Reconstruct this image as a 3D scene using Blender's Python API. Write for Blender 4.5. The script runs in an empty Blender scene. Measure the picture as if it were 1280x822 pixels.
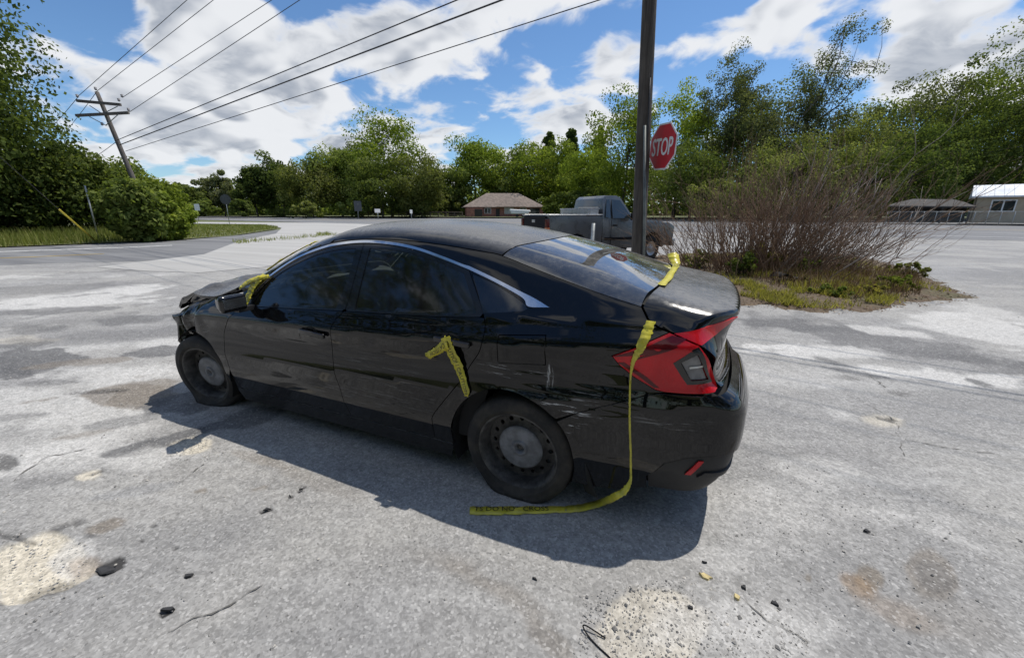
import bpy, bmesh, math, random
import numpy as np
from mathutils import Vector, Matrix
from mathutils.geometry import delaunay_2d_cdt
R_ = math.radians
scene = bpy.context.scene
COL = scene.collection
# ---------------------------------------------------------------- camera (ultra-wide phone lens)
CAM = np.array([-0.738, 2.598, 1.505]); YAW = R_(-66.17); PIT = R_(-16.16); FPX = 500.0
FW = np.array([math.cos(YAW)*math.cos(PIT), math.sin(YAW)*math.cos(PIT), math.sin(PIT)])
RT = np.array([math.sin(YAW), -math.cos(YAW), 0.0]); UP = np.cross(RT, FW)
FH = np.array([math.cos(YAW), math.sin(YAW), 0.0])
cam = bpy.data.cameras.new('camera'); cam_o = bpy.data.objects.new('camera', cam); COL.objects.link(cam_o)
cam.sensor_width = 36.0; cam.lens = 36.0 * FPX / 1280.0; cam.clip_start = 0.05; cam.clip_end = 5000
cam_o.matrix_world = Matrix(((RT[0], UP[0], -FW[0], CAM[0]), (RT[1], UP[1], -FW[1], CAM[1]), (RT[2], UP[2], -FW[2], CAM[2]), (0, 0, 0, 1)))
scene.camera = cam_o
def raydir(px, py): return FW + RT * ((px - 640) / FPX) - UP * ((py - 411) / FPX)
def at(px, py, z=0.0):
    """the point of the level z that the photograph shows at px, py"""
    d = raydir(px, py); t = (z - CAM[2]) / d[2]; return CAM + t * d
def far(px, dist, z=0.0):
    """the point at a level distance (m, along the view) and the bearing of column px"""
    d = raydir(px, 265.0); d = d / (d @ FH); p = CAM + d * dist; return np.array([p[0], p[1], z])
def ptd(px, py, dist):
    """the point seen at px, py at a level distance"""
    d = raydir(px, py); return CAM + d * (dist / (d @ FH))
def hgt(py, dist):
    """height that row py shows at a level distance"""
    d = raydir(640, py); d = d / (d @ FH); return CAM[2] + d[2] * dist
# ---------------------------------------------------------------- light
SUN_EL = R_(66); SUN_DIR = np.array([-0.60, -0.80, 0.0]); SUN_DIR /= np.linalg.norm(SUN_DIR)
SUN_DIR = SUN_DIR * math.cos(SUN_EL) + np.array([0, 0, math.sin(SUN_EL)])
sun = bpy.data.lights.new('sun', 'SUN'); sun.energy = 4.0; sun.angle = R_(0.55); sun.color = (1.0, 0.945, 0.865)
sun_o = bpy.data.objects.new('sun', sun); COL.objects.link(sun_o)
sun_o.rotation_euler = Vector(SUN_DIR.tolist()).to_track_quat('Z', 'Y').to_euler()
scene.view_settings.view_transform = 'Standard'; scene.view_settings.look = 'None'
scene.view_settings.exposure = 0.0; scene.view_settings.gamma = 1.0
scene.cycles.max_bounces = 8; scene.cycles.transparent_max_bounces = 12
scene.cycles.diffuse_bounces = 3; scene.cycles.glossy_bounces = 3
# ---------------------------------------------------------------- node helpers
class NT:
    def __init__(s, tree): s.t = tree; s.n = tree.nodes; s.l = tree.links
    def new(s, kind, **kw):
        n = s.n.new(kind)
        for k, v in kw.items(): setattr(n, k, v)
        return n
    def put(s, sock, v):
        if isinstance(v, bpy.types.NodeSocket): s.l.new(v, sock)
        elif v is not None: sock.default_value = v
    def math(s, op, a, b=None, c=None, clamp=False):
        n = s.new('ShaderNodeMath', operation=op); n.use_clamp = clamp
        for i, v in enumerate((a, b, c)):
            if v is not None: s.put(n.inputs[i], v)
        return n.outputs[0]
    def vmath(s, op, a, b=None):
        n = s.new('ShaderNodeVectorMath', operation=op); s.put(n.inputs[0], a)
        if b is not None:
            s.put(n.inputs['Scale'] if op == 'SCALE' else n.inputs[1], b)
        return n.outputs['Value'] if op in ('DOT_PRODUCT', 'LENGTH', 'DISTANCE') else n.outputs[0]
    def ramp(s, x, lo, hi, a=0.0, b=1.0, smooth=True):
        n = s.new('ShaderNodeMapRange'); n.interpolation_type = 'SMOOTHSTEP' if smooth else 'LINEAR'
        for i, v in enumerate((x, lo, hi, a, b)): s.put(n.inputs[i], v)
        return n.outputs[0]
    def noise(s, vec, scale, detail=4.0, rough=0.55, dist=0.0, out=0):
        n = s.new('ShaderNodeTexNoise'); s.put(n.inputs['Vector'], vec); n.inputs['Scale'].default_value = scale
        n.inputs['Detail'].default_value = detail; n.inputs['Roughness'].default_value = rough; n.inputs['Distortion'].default_value = dist
        return n.outputs[out]
    def voro(s, vec, scale, feature='F1', out='Distance', vary=1.0):
        n = s.new('ShaderNodeTexVoronoi', feature=feature); s.put(n.inputs['Vector'], vec)
        n.inputs['Scale'].default_value = scale; n.inputs['Randomness'].default_value = vary
        return n.outputs[out]
    def mix(s, fac, a, b, mode='MIX'):
        n = s.new('ShaderNodeMix', data_type='RGBA', blend_type=mode); s.put(n.inputs[0], fac)
        s.put(n.inputs[6], (*a, 1) if isinstance(a, tuple) and len(a) == 3 else a)
        s.put(n.inputs[7], (*b, 1) if isinstance(b, tuple) and len(b) == 3 else b)
        return n.outputs[2]
    def mapping(s, vec, scale=(1, 1, 1), rot=(0, 0, 0), loc=(0, 0, 0)):
        n = s.new('ShaderNodeMapping'); s.put(n.inputs[0], vec)
        n.inputs[1].default_value = loc; n.inputs[2].default_value = rot; n.inputs[3].default_value = scale
        return n.outputs[0]
    def bump(s, h, strength=0.3, dist=0.02):
        n = s.new('ShaderNodeBump'); s.put(n.inputs['Strength'], strength); n.inputs['Distance'].default_value = dist
        s.put(n.inputs['Height'], h); return n.outputs[0]
def material(name):
    m = bpy.data.materials.new(name); m.use_nodes = True; t = NT(m.node_tree)
    b = t.n['Principled BSDF']; return m, t, b
def coords(t, kind='Object'): return t.new('ShaderNodeTexCoord').outputs[kind]
def plain(name, col, rough=0.6, metal=0.0, var=0.25, scale=6.0, bump=0.0, coat=0.0, spec=0.5):
    """one colour with mottling"""
    m, t, b = material(name); c = coords(t)
    n = t.noise(c, scale, 6.0, 0.6)
    k = t.ramp(n, 0.3, 0.7, 1 - var, 1 + var)
    col3 = t.new('ShaderNodeVectorMath', operation='SCALE'); col3.inputs[0].default_value = col; t.l.new(k, col3.inputs['Scale'])
    t.l.new(col3.outputs[0], b.inputs['Base Color']); b.inputs['Metallic'].default_value = metal
    t.put(b.inputs['Roughness'], t.ramp(n, 0.3, 0.7, max(rough - 0.08, 0.02), min(rough + 0.08, 1)))
    b.inputs['Coat Weight'].default_value = coat; b.inputs['Specular IOR Level'].default_value = spec
    if bump: t.put(b.inputs['Normal'], t.bump(t.noise(c, scale * 6, 5.0), bump, 0.01))
    return m
# ---------------------------------------------------------------- sky: daylight with broken cumulus
world = bpy.data.worlds.new('World'); scene.world = world; world.use_nodes = True
w = NT(world.node_tree); bg = w.n['Background']
sky = w.new('ShaderNodeTexSky', sky_type='NISHITA'); sky.sun_disc = False; sky.sun_elevation = SUN_EL
sky.sun_rotation = math.atan2(SUN_DIR[0], SUN_DIR[1]); sky.air_density = 1.0; sky.dust_density = 0.2; sky.ozone_density = 1.6
gen = coords(w, 'Generated')
sep = w.new('ShaderNodeSeparateXYZ'); w.l.new(gen, sep.inputs[0])
zc = w.math('MAXIMUM', sep.outputs[2], 0.0)
inv = w.math('DIVIDE', 1.0, w.math('ADD', zc, 0.30))
pl = w.new('ShaderNodeCombineXYZ'); w.put(pl.inputs[0], w.math('MULTIPLY', sep.outputs[0], inv)); w.put(pl.inputs[1], w.math('MULTIPLY', sep.outputs[1], inv))
pl.inputs[2].default_value = 3.7
plv = pl.outputs[0]
wob = w.vmath('SCALE', w.vmath('SUBTRACT', w.noise(plv, 3.0, 2.0, 0.5, out=1), (0.5, 0.5, 0.5)), 0.22)
plw = w.vmath('ADD', plv, wob)
fb = w.noise(plw, 3.0, 8.0, 0.53)
# cloud masses seen in the photograph: (column, row, radius in degrees, weight)
BLOBS = [(130, 95, 7, .16), (200, 75, 8, .18), (300, 60, 8, .16), (340, 120, 10, .18), (430, 160, 9, .18), (520, 130, 8, .16), (560, 50, 9, .18), (650, 30, 8, .18), (740, 20, 6, .16), (110, 190, 7, .12), (250, 195, 8, .14), (330, 175, 7, .1),
         (430, 215, 6, .10), (520, 190, 5, .10), (640, 165, 4, .14), (690, 150, 5, .16), (740, 110, 4, .12), (790, 100, 4, .16), (850, 85, 5, .20), (880, 70, 3, .16), (720, 185, 4, .12), (945, 40, 3, .32), (1000, 34, 4, .34), (1060, 45, 4.5, .32), (1120, 70, 5, .24), (1200, 55, 6, .22), (1180, 85, 6, .18), (1260, 20, 6, .18), (1240, 120, 4, .10), (820, 20, 2, .1),
         (60, 25, 6, -.22), (350, 15, 4, -.14), (590, 195, 5, -.18), (820, 55, 4, -.2), (920, 100, 8, -.26), (880, 25, 6, -.24), (1020, 95, 6, -.2), (1080, 5, 3, -.16), (1110, 120, 7, -.22), (610, 115, 5, -.16), (250, 150, 4, -.14), (440, 95, 3, -.10), (350, 200, 3, -.1), (560, 110, 3, -.1), (700, 85, 4, -.14), (80, 145, 4, -.12), (390, 240, 4, -.1)]
tot = None
for (bx_, by_, br_, bw_) in BLOBS:
    d = raydir(bx_, by_); d = d / np.linalg.norm(d)
    dp = w.vmath('DOT_PRODUCT', gen, tuple(d))
    m_ = w.ramp(dp, math.cos(R_(br_ * 1.45)), 1.0, 0.0, bw_)
    tot = m_ if tot is None else w.math('ADD', tot, m_)
cov = w.math('ADD', w.math('MULTIPLY', w.math('SUBTRACT', fb, 0.53), 1.55), w.math('MULTIPLY', tot, 0.56))
hz = w.ramp(sep.outputs[2], 0.0, 0.25, 0.05, 0.0)
cov = w.math('ADD', cov, hz)
alpha = w.ramp(cov, -0.035, 0.13)
thick = w.ramp(cov, 0.03, 0.24)
# cloud bases: the side away from the sun is greyer
low0 = w.noise(plw, 3.0, 2.5, 0.5); low1 = w.noise(w.vmath('ADD', plw, (SUN_DIR[0] * 0.20, SUN_DIR[1] * 0.20, 0.0)), 3.0, 2.5, 0.5)
dark = w.math('MULTIPLY', thick, w.ramp(w.math('SUBTRACT', low1, low0), -0.07, 0.07, 0.04, 1.0))
dark = w.math('MULTIPLY', dark, w.ramp(w.noise(plw, 9.0, 4.0, 0.6), 0.3, 0.7, 0.65, 1.0))
ccol = w.mix(dark, (0.86, 0.875, 0.90), (0.36, 0.40, 0.47))
skyc = w.vmath('MULTIPLY', w.vmath('SCALE', sky.outputs[0], 0.094), (0.86, 1.12, 1.36))
final = w.mix(w.math('MULTIPLY', alpha, 0.97), skyc, ccol)
w.l.new(final, bg.inputs['Color']); bg.inputs['Strength'].default_value = 1.0
world.cycles.sampling_method = 'MANUAL'; world.cycles.sample_map_resolution = 1024
# ---------------------------------------------------------------- object helpers
def mesh_obj(name, verts, faces, mat, parent=None, smooth=False, normals=None, loc=None):
    me = bpy.data.meshes.new(name)
    me.from_pydata([tuple(map(float, v)) for v in verts], [], [tuple(map(int, f)) for f in faces])
    if smooth: me.polygons.foreach_set('use_smooth', [True] * len(me.polygons))
    for m in (mat if isinstance(mat, (list, tuple)) else [mat]): me.materials.append(m)
    if normals is not None:
        me.normals_split_custom_set_from_vertices([tuple(map(float, n)) for n in normals])
    me.update()
    o = bpy.data.objects.new(name, me); COL.objects.link(o)
    if parent is not None: o.parent = parent
    if loc is not None: o.location = tuple(map(float, loc))
    return o
def bm_obj(name, bm, mat, parent=None, smooth=False, loc=None, rotz=0.0, auto=None):
    me = bpy.data.meshes.new(name); bm.normal_update(); bm.to_mesh(me); bm.free()
    for m in (mat if isinstance(mat, (list, tuple)) else [mat]): me.materials.append(m)
    if smooth or auto is not None: me.polygons.foreach_set('use_smooth', [True] * len(me.polygons))
    if auto is not None: me.set_sharp_from_angle(angle=R_(auto))
    o = bpy.data.objects.new(name, me); COL.objects.link(o)
    if parent is not None: o.parent = parent
    if loc is not None: o.location = tuple(map(float, loc))
    o.rotation_euler = (0, 0, rotz); return o
def empty(name, loc=(0, 0, 0), rotz=0.0):
    o = bpy.data.objects.new(name, None); o.empty_display_size = 0.2; COL.objects.link(o)
    o.location = tuple(map(float, loc)); o.rotation_euler = (0, 0, rotz); return o
def tag(o, label=None, cat=None, group=None, kind=None):
    if label: o['label'] = label
    if cat: o['category'] = cat
    if group: o['group'] = group
    if kind: o['kind'] = kind
    return o
def add_box(bm, c, s, rot=None, bevel=0.0, seg=2):
    r = bmesh.ops.create_cube(bm, size=1.0); vs = r['verts']
    M = Matrix.Translation(Vector([float(i) for i in c])) @ (rot.to_4x4() if rot is not None else Matrix.Identity(4)) @ Matrix.Diagonal((*[float(i) for i in s], 1))
    bmesh.ops.transform(bm, matrix=M, verts=vs)
    if bevel:
        es = list({e for v in vs for e in v.link_edges})
        bmesh.ops.bevel(bm, geom=es, offset=bevel, segments=seg, affect='EDGES', profile=0.7)
def frame_of(d):
    d = Vector([float(i) for i in d]).normalized(); a = Vector((0, 0, 1)) if abs(d.z) < 0.9 else Vector((1, 0, 0))
    u = d.cross(a).normalized(); return u, d.cross(u).normalized()
def tube_arrays(pts, rads, n=8, cap=True):
    pts = [Vector([float(i) for i in p]) for p in pts]; V = []; Fc = []
    if not hasattr(rads, '__len__'): rads = [rads] * len(pts)
    u = None
    for i, p in enumerate(pts):
        d = (pts[min(i + 1, len(pts) - 1)] - pts[max(i - 1, 0)])
        if d.length < 1e-9: d = Vector((0, 0, 1))
        d.normalize()
        if u is None: u, v = frame_of(d)
        else:
            u = (u - d * u.dot(d))
            u = u.normalized() if u.length > 1e-6 else frame_of(d)[0]
            v = d.cross(u)
        for k in range(n):
            a = 2 * math.pi * k / n
            V.append(p + (u * math.cos(a) + v * math.sin(a)) * rads[i])
    for i in range(len(pts) - 1):
        for k in range(n):
            a = i * n + k; b = i * n + (k + 1) % n
            Fc.append((a, b, b + n, a + n))
    if cap:
        Fc.append(tuple(reversed(range(n)))); Fc.append(tuple(range((len(pts) - 1) * n, len(pts) * n)))
    return V, Fc
def tube_obj(name, pts, rads, mat, parent=None, n=8, smooth=True):
    V, Fc = tube_arrays(pts, rads, n); return mesh_obj(name, V, Fc, mat, parent, smooth)
class MB:
    def __init__(s): s.V = []; s.F = []
    def add(s, V, F_):
        o = len(s.V); s.V += [tuple(v) for v in V]; s.F += [tuple(i + o for i in f) for f in F_]; return s
    def tube(s, pts, rads, n=6): return s.add(*tube_arrays(pts, rads, n))
    def obj(s, name, mat, parent=None, smooth=True): return mesh_obj(name, s.V, s.F, mat, parent, smooth)
def lathe_arrays(prof, n=48, ax='y', closed=False):
    """profile (r, h) turned about the axis y"""
    V = []; Fc = []; m = len(prof)
    for k in range(n):
        a = 2 * math.pi * k / n
        for r, h in prof: V.append((r * math.cos(a), h, r * math.sin(a)))
    for k in range(n):
        for i in range(m - (0 if closed else 1)):
            a = k * m + i; b = k * m + (i + 1) % m; c = ((k + 1) % n) * m + (i + 1) % m; d = ((k + 1) % n) * m + i
            Fc.append((a, d, c, b))
    return V, Fc
def inside(poly, P):
    poly = np.asarray(poly); x, y = P[:, 0], P[:, 1]; r = np.zeros(len(P), bool)
    j = len(poly) - 1
    for i in range(len(poly)):
        xi, yi = poly[i]; xj, yj = poly[j]
        if yi != yj:
            c = ((yi > y) != (yj > y)) & (x < (xj - xi) * (y - yi) / (yj - yi) + xi); r ^= c
        j = i
    return r
def resample(poly, step):
    poly = np.asarray(poly, float); out = []
    for i in range(len(poly)):
        a, b = poly[i], poly[(i + 1) % len(poly)]; k = max(1, int(round(np.linalg.norm(b - a) / step)))
        for t in range(k): out.append(a + (b - a) * t / k)
    return np.array(out)
def area2(p): return 0.5 * np.sum(p[:, 0] * np.roll(p[:, 1], -1) - np.roll(p[:, 0], -1) * p[:, 1])
def inset(poly, d):
    poly = np.asarray(poly, float)
    s = 1.0 if area2(poly) > 0 else -1.0
    a = np.roll(poly, 1, 0); b = np.roll(poly, -1, 0)
    e1 = poly - a; e2 = b - poly
    n1 = np.stack([-e1[:, 1], e1[:, 0]], 1) * s; n2 = np.stack([-e2[:, 1], e2[:, 0]], 1) * s
    n1 /= np.maximum(np.linalg.norm(n1, axis=1, keepdims=True), 1e-9); n2 /= np.maximum(np.linalg.norm(n2, axis=1, keepdims=True), 1e-9)
    m = n1 + n2; L = np.maximum(np.sum(m * m, 1, keepdims=True) / 2, 0.35)
    return poly + d * m / L
def curve(pts, n=8):
    """smooth open curve through points (Catmull-Rom), n samples a span"""
    P = np.asarray(pts, float)
    if len(P) < 3: return P
    Q = np.vstack([2 * P[0] - P[1], P, 2 * P[-1] - P[-2]]); out = []
    for i in range(1, len(Q) - 2):
        for k in range(n):
            t = k / n; a, b, c, d = Q[i - 1], Q[i], Q[i + 1], Q[i + 2]
            out.append(0.5 * ((2 * b) + (-a + c) * t + (2 * a - 5 * b + 4 * c - d) * t * t + (-a + 3 * b - 3 * c + d) * t ** 3))
    out.append(P[-1]); return np.array(out)
def fill2d(loops, grid):
    """triangulate a 2-D region: first loop outside, the others holes; interior points on a grid"""
    V = []; E = []
    for L in loops:
        o = len(V); V += [tuple(p) for p in L]; E += [(o + i, o + (i + 1) % len(L)) for i in range(len(L))]
    outer = np.asarray(loops[0]); lo = outer.min(0); hi = outer.max(0)
    gx = np.arange(lo[0], hi[0], grid); gy = np.arange(lo[1], hi[1], grid)
    Gp = np.array([(x + (0.5 * grid if j % 2 else 0), y) for j, y in enumerate(gy) for x in gx])
    if len(Gp):
        ok = inside(outer, Gp)
        for L in loops[1:]: ok &= ~inside(L, Gp)
        allb = np.vstack([np.asarray(L) for L in loops]); Gp = Gp[ok]
        if len(Gp):
            keep = np.ones(len(Gp), bool)
            for i0 in range(0, len(Gp), 2000):
                d = np.linalg.norm(Gp[i0:i0 + 2000, None] - allb[None], axis=2).min(1); keep[i0:i0 + 2000] = d > grid * 0.45
            V += [tuple(p) for p in Gp[keep]]
    r = delaunay_2d_cdt([Vector((float(a), float(b))) for a, b in V], E, [], 0, 1e-7)
    P = np.array([(v.x, v.y) for v in r[0]]); T = [tuple(f) for f in r[2]]
    C = np.array([P[list(f)].mean(0) for f in T]); ok = inside(outer, C)
    for L in loops[1:]: ok &= ~inside(L, C)
    T = [f for f, k in zip(T, ok) if k]
    used = sorted({i for f in T for i in f}); ren = {i: k for k, i in enumerate(used)}
    P = P[used]; T = [tuple(ren[i] for i in f) for f in T]
    T = [f if ((P[f[1]] - P[f[0]])[0] * (P[f[2]] - P[f[0]])[1] - (P[f[1]] - P[f[0]])[1] * (P[f[2]] - P[f[0]])[0]) > 0 else f[::-1] for f in T]
    return P, T
def border_edges(T):
    s = set()
    for f in T:
        for i in range(3): s.add((f[i], f[(i + 1) % 3]))
    return [(a, b) for a, b in s if (b, a) not in s]
# ---------------------------------------------------------------- ground
def ellipse_from_px(cx, cy, ax, ay, bx=0.0, by=0.0):
    """a patch drawn on the ground: centre and the two half axes, in photo pixels -> world centre and inverse 2x2"""
    c = at(cx, cy)[:2]; h = 0.5
    J = np.stack([(at(cx + h, cy)[:2] - at(cx - h, cy)[:2]), (at(cx, cy + h)[:2] - at(cx, cy - h)[:2])], 1)
    A = J @ np.array([[ax, bx], [ay, by]])
    return c, np.linalg.inv(A)
SAND = (0.58, 0.53, 0.43); LIME = (0.54, 0.53, 0.505); DARK = (0.12, 0.12, 0.121); BROWN = (0.20, 0.175, 0.145); RUST = (0.26, 0.18, 0.11); GREY = (0.27, 0.272, 0.275); BLK = (0.035, 0.034, 0.034)
# (centre x, y, axis-1 dx, dy, axis-2 dx, dy, colour, strength, softness)
PATCH = [
 (110, 505, 150, -10, 0, 62, LIME, .62, .8), (60, 560, 110, 0, 0, 40, LIME, .5, .9), (150, 470, 110, -12, 0, 16, LIME, .55, .6), (90, 376, 110, -8, 0, 9, LIME, .85, .35), (165, 361, 52, -4, 0, 5, LIME, .9, .3), (40, 377, 60, 3, 0, 5, LIME, .7, .4), (60, 398, 70, -4, 0, 5, LIME, .5, .5),
 (60, 345, 120, -4, 0, 3, LIME, .6, .4), (200, 340, 110, -6, 0, 3.5, LIME, .6, .4), (210, 430, 60, -4, 0, 9, LIME, .7, .5), (90, 437, 80, -6, 0, 6, LIME, .55, .5), (25, 425, 50, -2, 0, 7, SAND, .35, .5),
 (45, 448, 58, -3, 0, 13, DARK, .85, .09), (14, 465, 20, 1, 0, 8, DARK, .85, .1), (195, 439, 38, -4, 0, 8, DARK, .8, .09), (45, 412, 48, -4, 0, 6, DARK, .55, .4), (150, 492, 85, -4, 0, 12, BROWN, .75, .15), (190, 488, 50, -6, 0, 16, BROWN, .7, .15), (110, 490, 46, -3, 0, 3, BLK, .6, .25), (215, 548, 72, -18, 0, 9, DARK, .85, .12), (290, 528, 70, -16, 0, 12, DARK, .75, .2), (238, 500, 44, -8, 0, 14, DARK, .75, .15), (5, 575, 14, 0, 0, 9, BLK, .7, .4),  # dark patch by the front wheel is painted shadow; the rest is worn paving
 (100, 400, 140, -8, 0, 8, DARK, .45, .4), (130, 420, 120, -8, 0, 9, DARK, .4, .4), (60, 360, 110, -6, 0, 6, DARK, .4, .4),
 (70, 388, 120, -6, 0, 4, DARK, .6, .2), (185, 398, 60, -4, 0, 6, DARK, .55, .2), (20, 432, 50, -3, 0, 4, DARK, .6, .2), (120, 452, 60, -5, 0, 4, BROWN, .6, .2), (70, 478, 60, -2, 0, 5, DARK, .5, .25), (30, 520, 46, -4, 0, 5, DARK, .45, .25), (150, 528, 60, -8, 0, 6, DARK, .5, .2), (90, 545, 50, -8, 0, 4, BROWN, .5, .3), (60, 600, 60, -10, 0, 8, DARK, .4, .3), (160, 615, 60, -12, 0, 7, GREY, .5, .3), (330, 575, 40, 10, 0, 6, BROWN, .4, .4), (160, 340, 120, -6, 0, 4, DARK, .45, .3),
 (88, 655, 30, -8, 0, 4, BLK, .6, .25), (15, 745, 26, -12, 0, 5, BLK, .55, .3), (70, 725, 18, -6, 0, 4, BROWN, .8, .25), (25, 690, 16, -4, 0, 5, LIME, .8, .3), (108, 672, 16, -6, 0, 4, DARK, .8, .2),
 (247, 557, 40, -6, 0, 16, SAND, .9, .28), (195, 572, 60, -8, 0, 14, LIME, .5, .5), (112, 594, 18, -4, 0, 7, SAND, .85, .3), (122, 590, 10, -5, 0, 3, BLK, .6, .3),
 (38, 702, 78, -12, -6, 40, SAND, 1.0, .14), (95, 690, 30, -8, 0, 26, LIME, .6, .4), (130, 657, 32, -9, 0, 10, BROWN, .8, .3), (60, 738, 34, -10, 0, 8, BLK, .5, .55), (105, 705, 22, -3, 0, 14, RUST, .4, .6), (20, 672, 30, 6, 0, 4, BLK, .6, .3),
 (139, 708, 17, -7, 0, 9, BLK, .92, .14), (208, 764, 9, -4, 0, 5, BLK, .95, .15), (237, 719, 6, -3, 0, 3, BLK, .95, .2), (333, 638, 11, -3, 0, 2.6, BLK, .95, .18), (364, 620, 4, -1, 0, 2, BLK, .9, .2), (376, 611, 6, -3, 0, 2, BLK, .95, .2), (257, 643, 4, -2, 0, 2, BLK, .8, .2), (177, 677, 4, -2, 0, 2, BLK, .8, .2), (194, 656, 4, -1, 0, 2, BLK, .7, .2), (220, 685, 3, -1, 0, 2, BLK, .8, .2), (252, 613, 9, -2, 0, 3, BROWN, .8, .3), (325, 610, 14, -3, 0, 3, BROWN, .6, .4),
 (395, 600, 60, 22, 0, 12, BROWN, .3, .8), (620, 735, 70, 34, -6, 16, BROWN, .42, .8), (690, 800, 30, 24, -6, 14, BROWN, .45, .8), (560, 700, 70, 14, 0, 12, BROWN, .2, .9),
 (815, 790, 70, -10, 10, 62, SAND, .55, .25), (930, 790, 110, 10, 0, 44, LIME, .5, .7), (985, 640, 130, 22, 0, 44, LIME, .42, .9), (1110, 640, 110, 16, 0, 20, LIME, .5, .8), (1180, 668, 70, 26, 0, 12, LIME, .5, .7), (1010, 585, 70, 4, 0, 12, LIME, .4, .8), (900, 700, 40, 6, 0, 14, LIME, .4, .8),
 (1090, 424, 200, 33, 0, 13, DARK, .62, .3), (985, 402, 80, 6, 0, 13, DARK, .5, .4), (1240, 455, 80, 10, 0, 12, DARK, .45, .5), (1130, 350, 0, 0, 0, 0, None, 0, 0),
 (1180, 470, 130, 12, 0, 9, LIME, .85, .4), (1020, 440, 90, 4, 0, 8, LIME, .8, .4), (955, 434, 40, 2, 0, 4, LIME, .9, .3), (945, 439, 30, 1, 0, 3, LIME, .7, .3), (1215, 408, 100, 16, 0, 17, LIME, .8, .45), (1120, 415, 60, 8, 0, 5, LIME, .75, .4), (1230, 392, 60, 4, 0, 12, LIME, .6, .6), (1000, 470, 90, 4, 0, 12, LIME, .3, .8),
 (1063, 472, 18, 2, 0, 3, BLK, .4, .5), (1120, 491, 14, 2, 0, 3, BLK, .4, .5), (1220, 477, 22, 6, 0, 3, DARK, .8, .25), (1075, 467, 44, 9, 0, 3, DARK, .7, .3), (1040, 452, 26, 7, 0, 3, DARK, .6, .3), (1105, 526, 26, 4, 0, 7, SAND, .55, .4), (1108, 524, 14, 3, 0, 1.6, BLK, .7, .3), (1045, 515, 24, 8, 0, 8, LIME, .45, .6),
 (1084, 722, 17, 4, -2, 16, BROWN, .85, .4), (1070, 730, 24, 10, 0, 14, RUST, .55, .7), (1120, 765, 60, 24, 0, 16, RUST, .28, .9), (1162, 712, 27, 6, 0, 27, BROWN, .62, .4), (1165, 718, 20, 6, 0, 18, DARK, .4, .6), (1010, 722, 6, 1, 0, 4, BROWN, .7, .4), (1083, 664, 4, 0, 0, 2, BLK, .95, .2), (1200, 780, 90, 20, 0, 30, BROWN, .22, .9),
 (650, 640, 300, 20, 0, 50, GREY, .25, .9), (1180, 340, 120, 8, 0, 14, GREY, .5, .5), (1250, 345, 60, 5, 0, 12, DARK, .3, .6),
]
def vnoise(P, scale, seed):
    """2-D gradient noise, about -0.7..0.7"""
    r = np.random.default_rng(seed); perm = r.permutation(512); ang = r.uniform(0, 2 * np.pi, 512)
    Q = P * scale; i = np.floor(Q).astype(int); f = Q - i
    def g(dx, dy):
        h = perm[(perm[(i[:, 0] + dx) % 512] + i[:, 1] + dy) % 512]; return np.cos(ang[h]) * (f[:, 0] - dx) + np.sin(ang[h]) * (f[:, 1] - dy)
    s = f * f * f * (f * (f * 6 - 15) + 10); a = g(0, 0) + s[:, 0] * (g(1, 0) - g(0, 0)); b = g(0, 1) + s[:, 0] * (g(1, 1) - g(0, 1)); return a + s[:, 1] * (b - a)
def fbm(P, scale, octs, seed, rough=0.55):
    v = 0; k = 1.0
    for o in range(octs): v = v + k * vnoise(P, scale * 2.03 ** o, seed + o); k *= rough
    return v
def lot_colour(P):
    """worn surface colour and height at ground points"""
    mixc = lambda f, a, b: a + f[:, None] * (np.asarray(b) - a)
    sm = lambda x, a, b: (lambda t: t * t * (3 - 2 * t))(np.clip((x - a) / (b - a), 0, 1))
    big = fbm(P, 0.45, 4, 1); mid = fbm(P, 2.2, 5, 11, 0.6); fine = fbm(P, 9.0, 4, 21, 0.6)
    rot = np.array([[math.cos(0.35), -math.sin(0.35)], [math.sin(0.35), math.cos(0.35)]]); st = fbm((P @ rot) * np.array([0.3, 2.2]), 1.3, 5, 31, 0.6)
    col = mixc(sm(big, -0.35, 0.35), np.array([0.275, 0.271, 0.263]), (0.345, 0.337, 0.318))
    col = mixc(0.22 * sm(mid, 0.1, 0.7), col, (0.40, 0.397, 0.385)); col = mixc(0.14 * sm(-mid, 0.1, 0.7), col, (0.16, 0.16, 0.16))
    col = mixc(0.4 * sm(st, 0.12, 0.5), col, (0.42, 0.415, 0.40)); col = mixc(0.22 * sm(-st, 0.2, 0.5), col, (0.17, 0.17, 0.17))
    warp = 1.15 * fbm(P, 2.2, 5, 41, 0.5) + 0.10 * fine; hz_ = 0.004 * mid + 0.0015 * fine
    for (cx, cy, ax, ay, bx, by, c_, k, soft) in PATCH:
        if c_ is None: continue
        ctr, I = ellipse_from_px(cx, cy, ax, ay, bx, by); uv = (P - ctr) @ I.T
        r = np.linalg.norm(uv, axis=1); near = r < 3
        wv = warp * (0.75 if max(abs(ax), abs(by)) > 12 else 0.4)
        f = np.where(near, k * (1 - sm(r + wv, 1.0 - soft * 0.75, 1.0 + soft * 0.2)), 0.0)
        col = mixc(f, col, c_)
        if c_ is BLK: hz_ = hz_ - 0.010 * f
        elif c_ in (SAND,): hz_ = hz_ - 0.012 * f * (k > 0.88)
        elif c_ is DARK: hz_ = hz_ + 0.003 * f
    return np.clip(col, 0.02, 0.8), hz_
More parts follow.
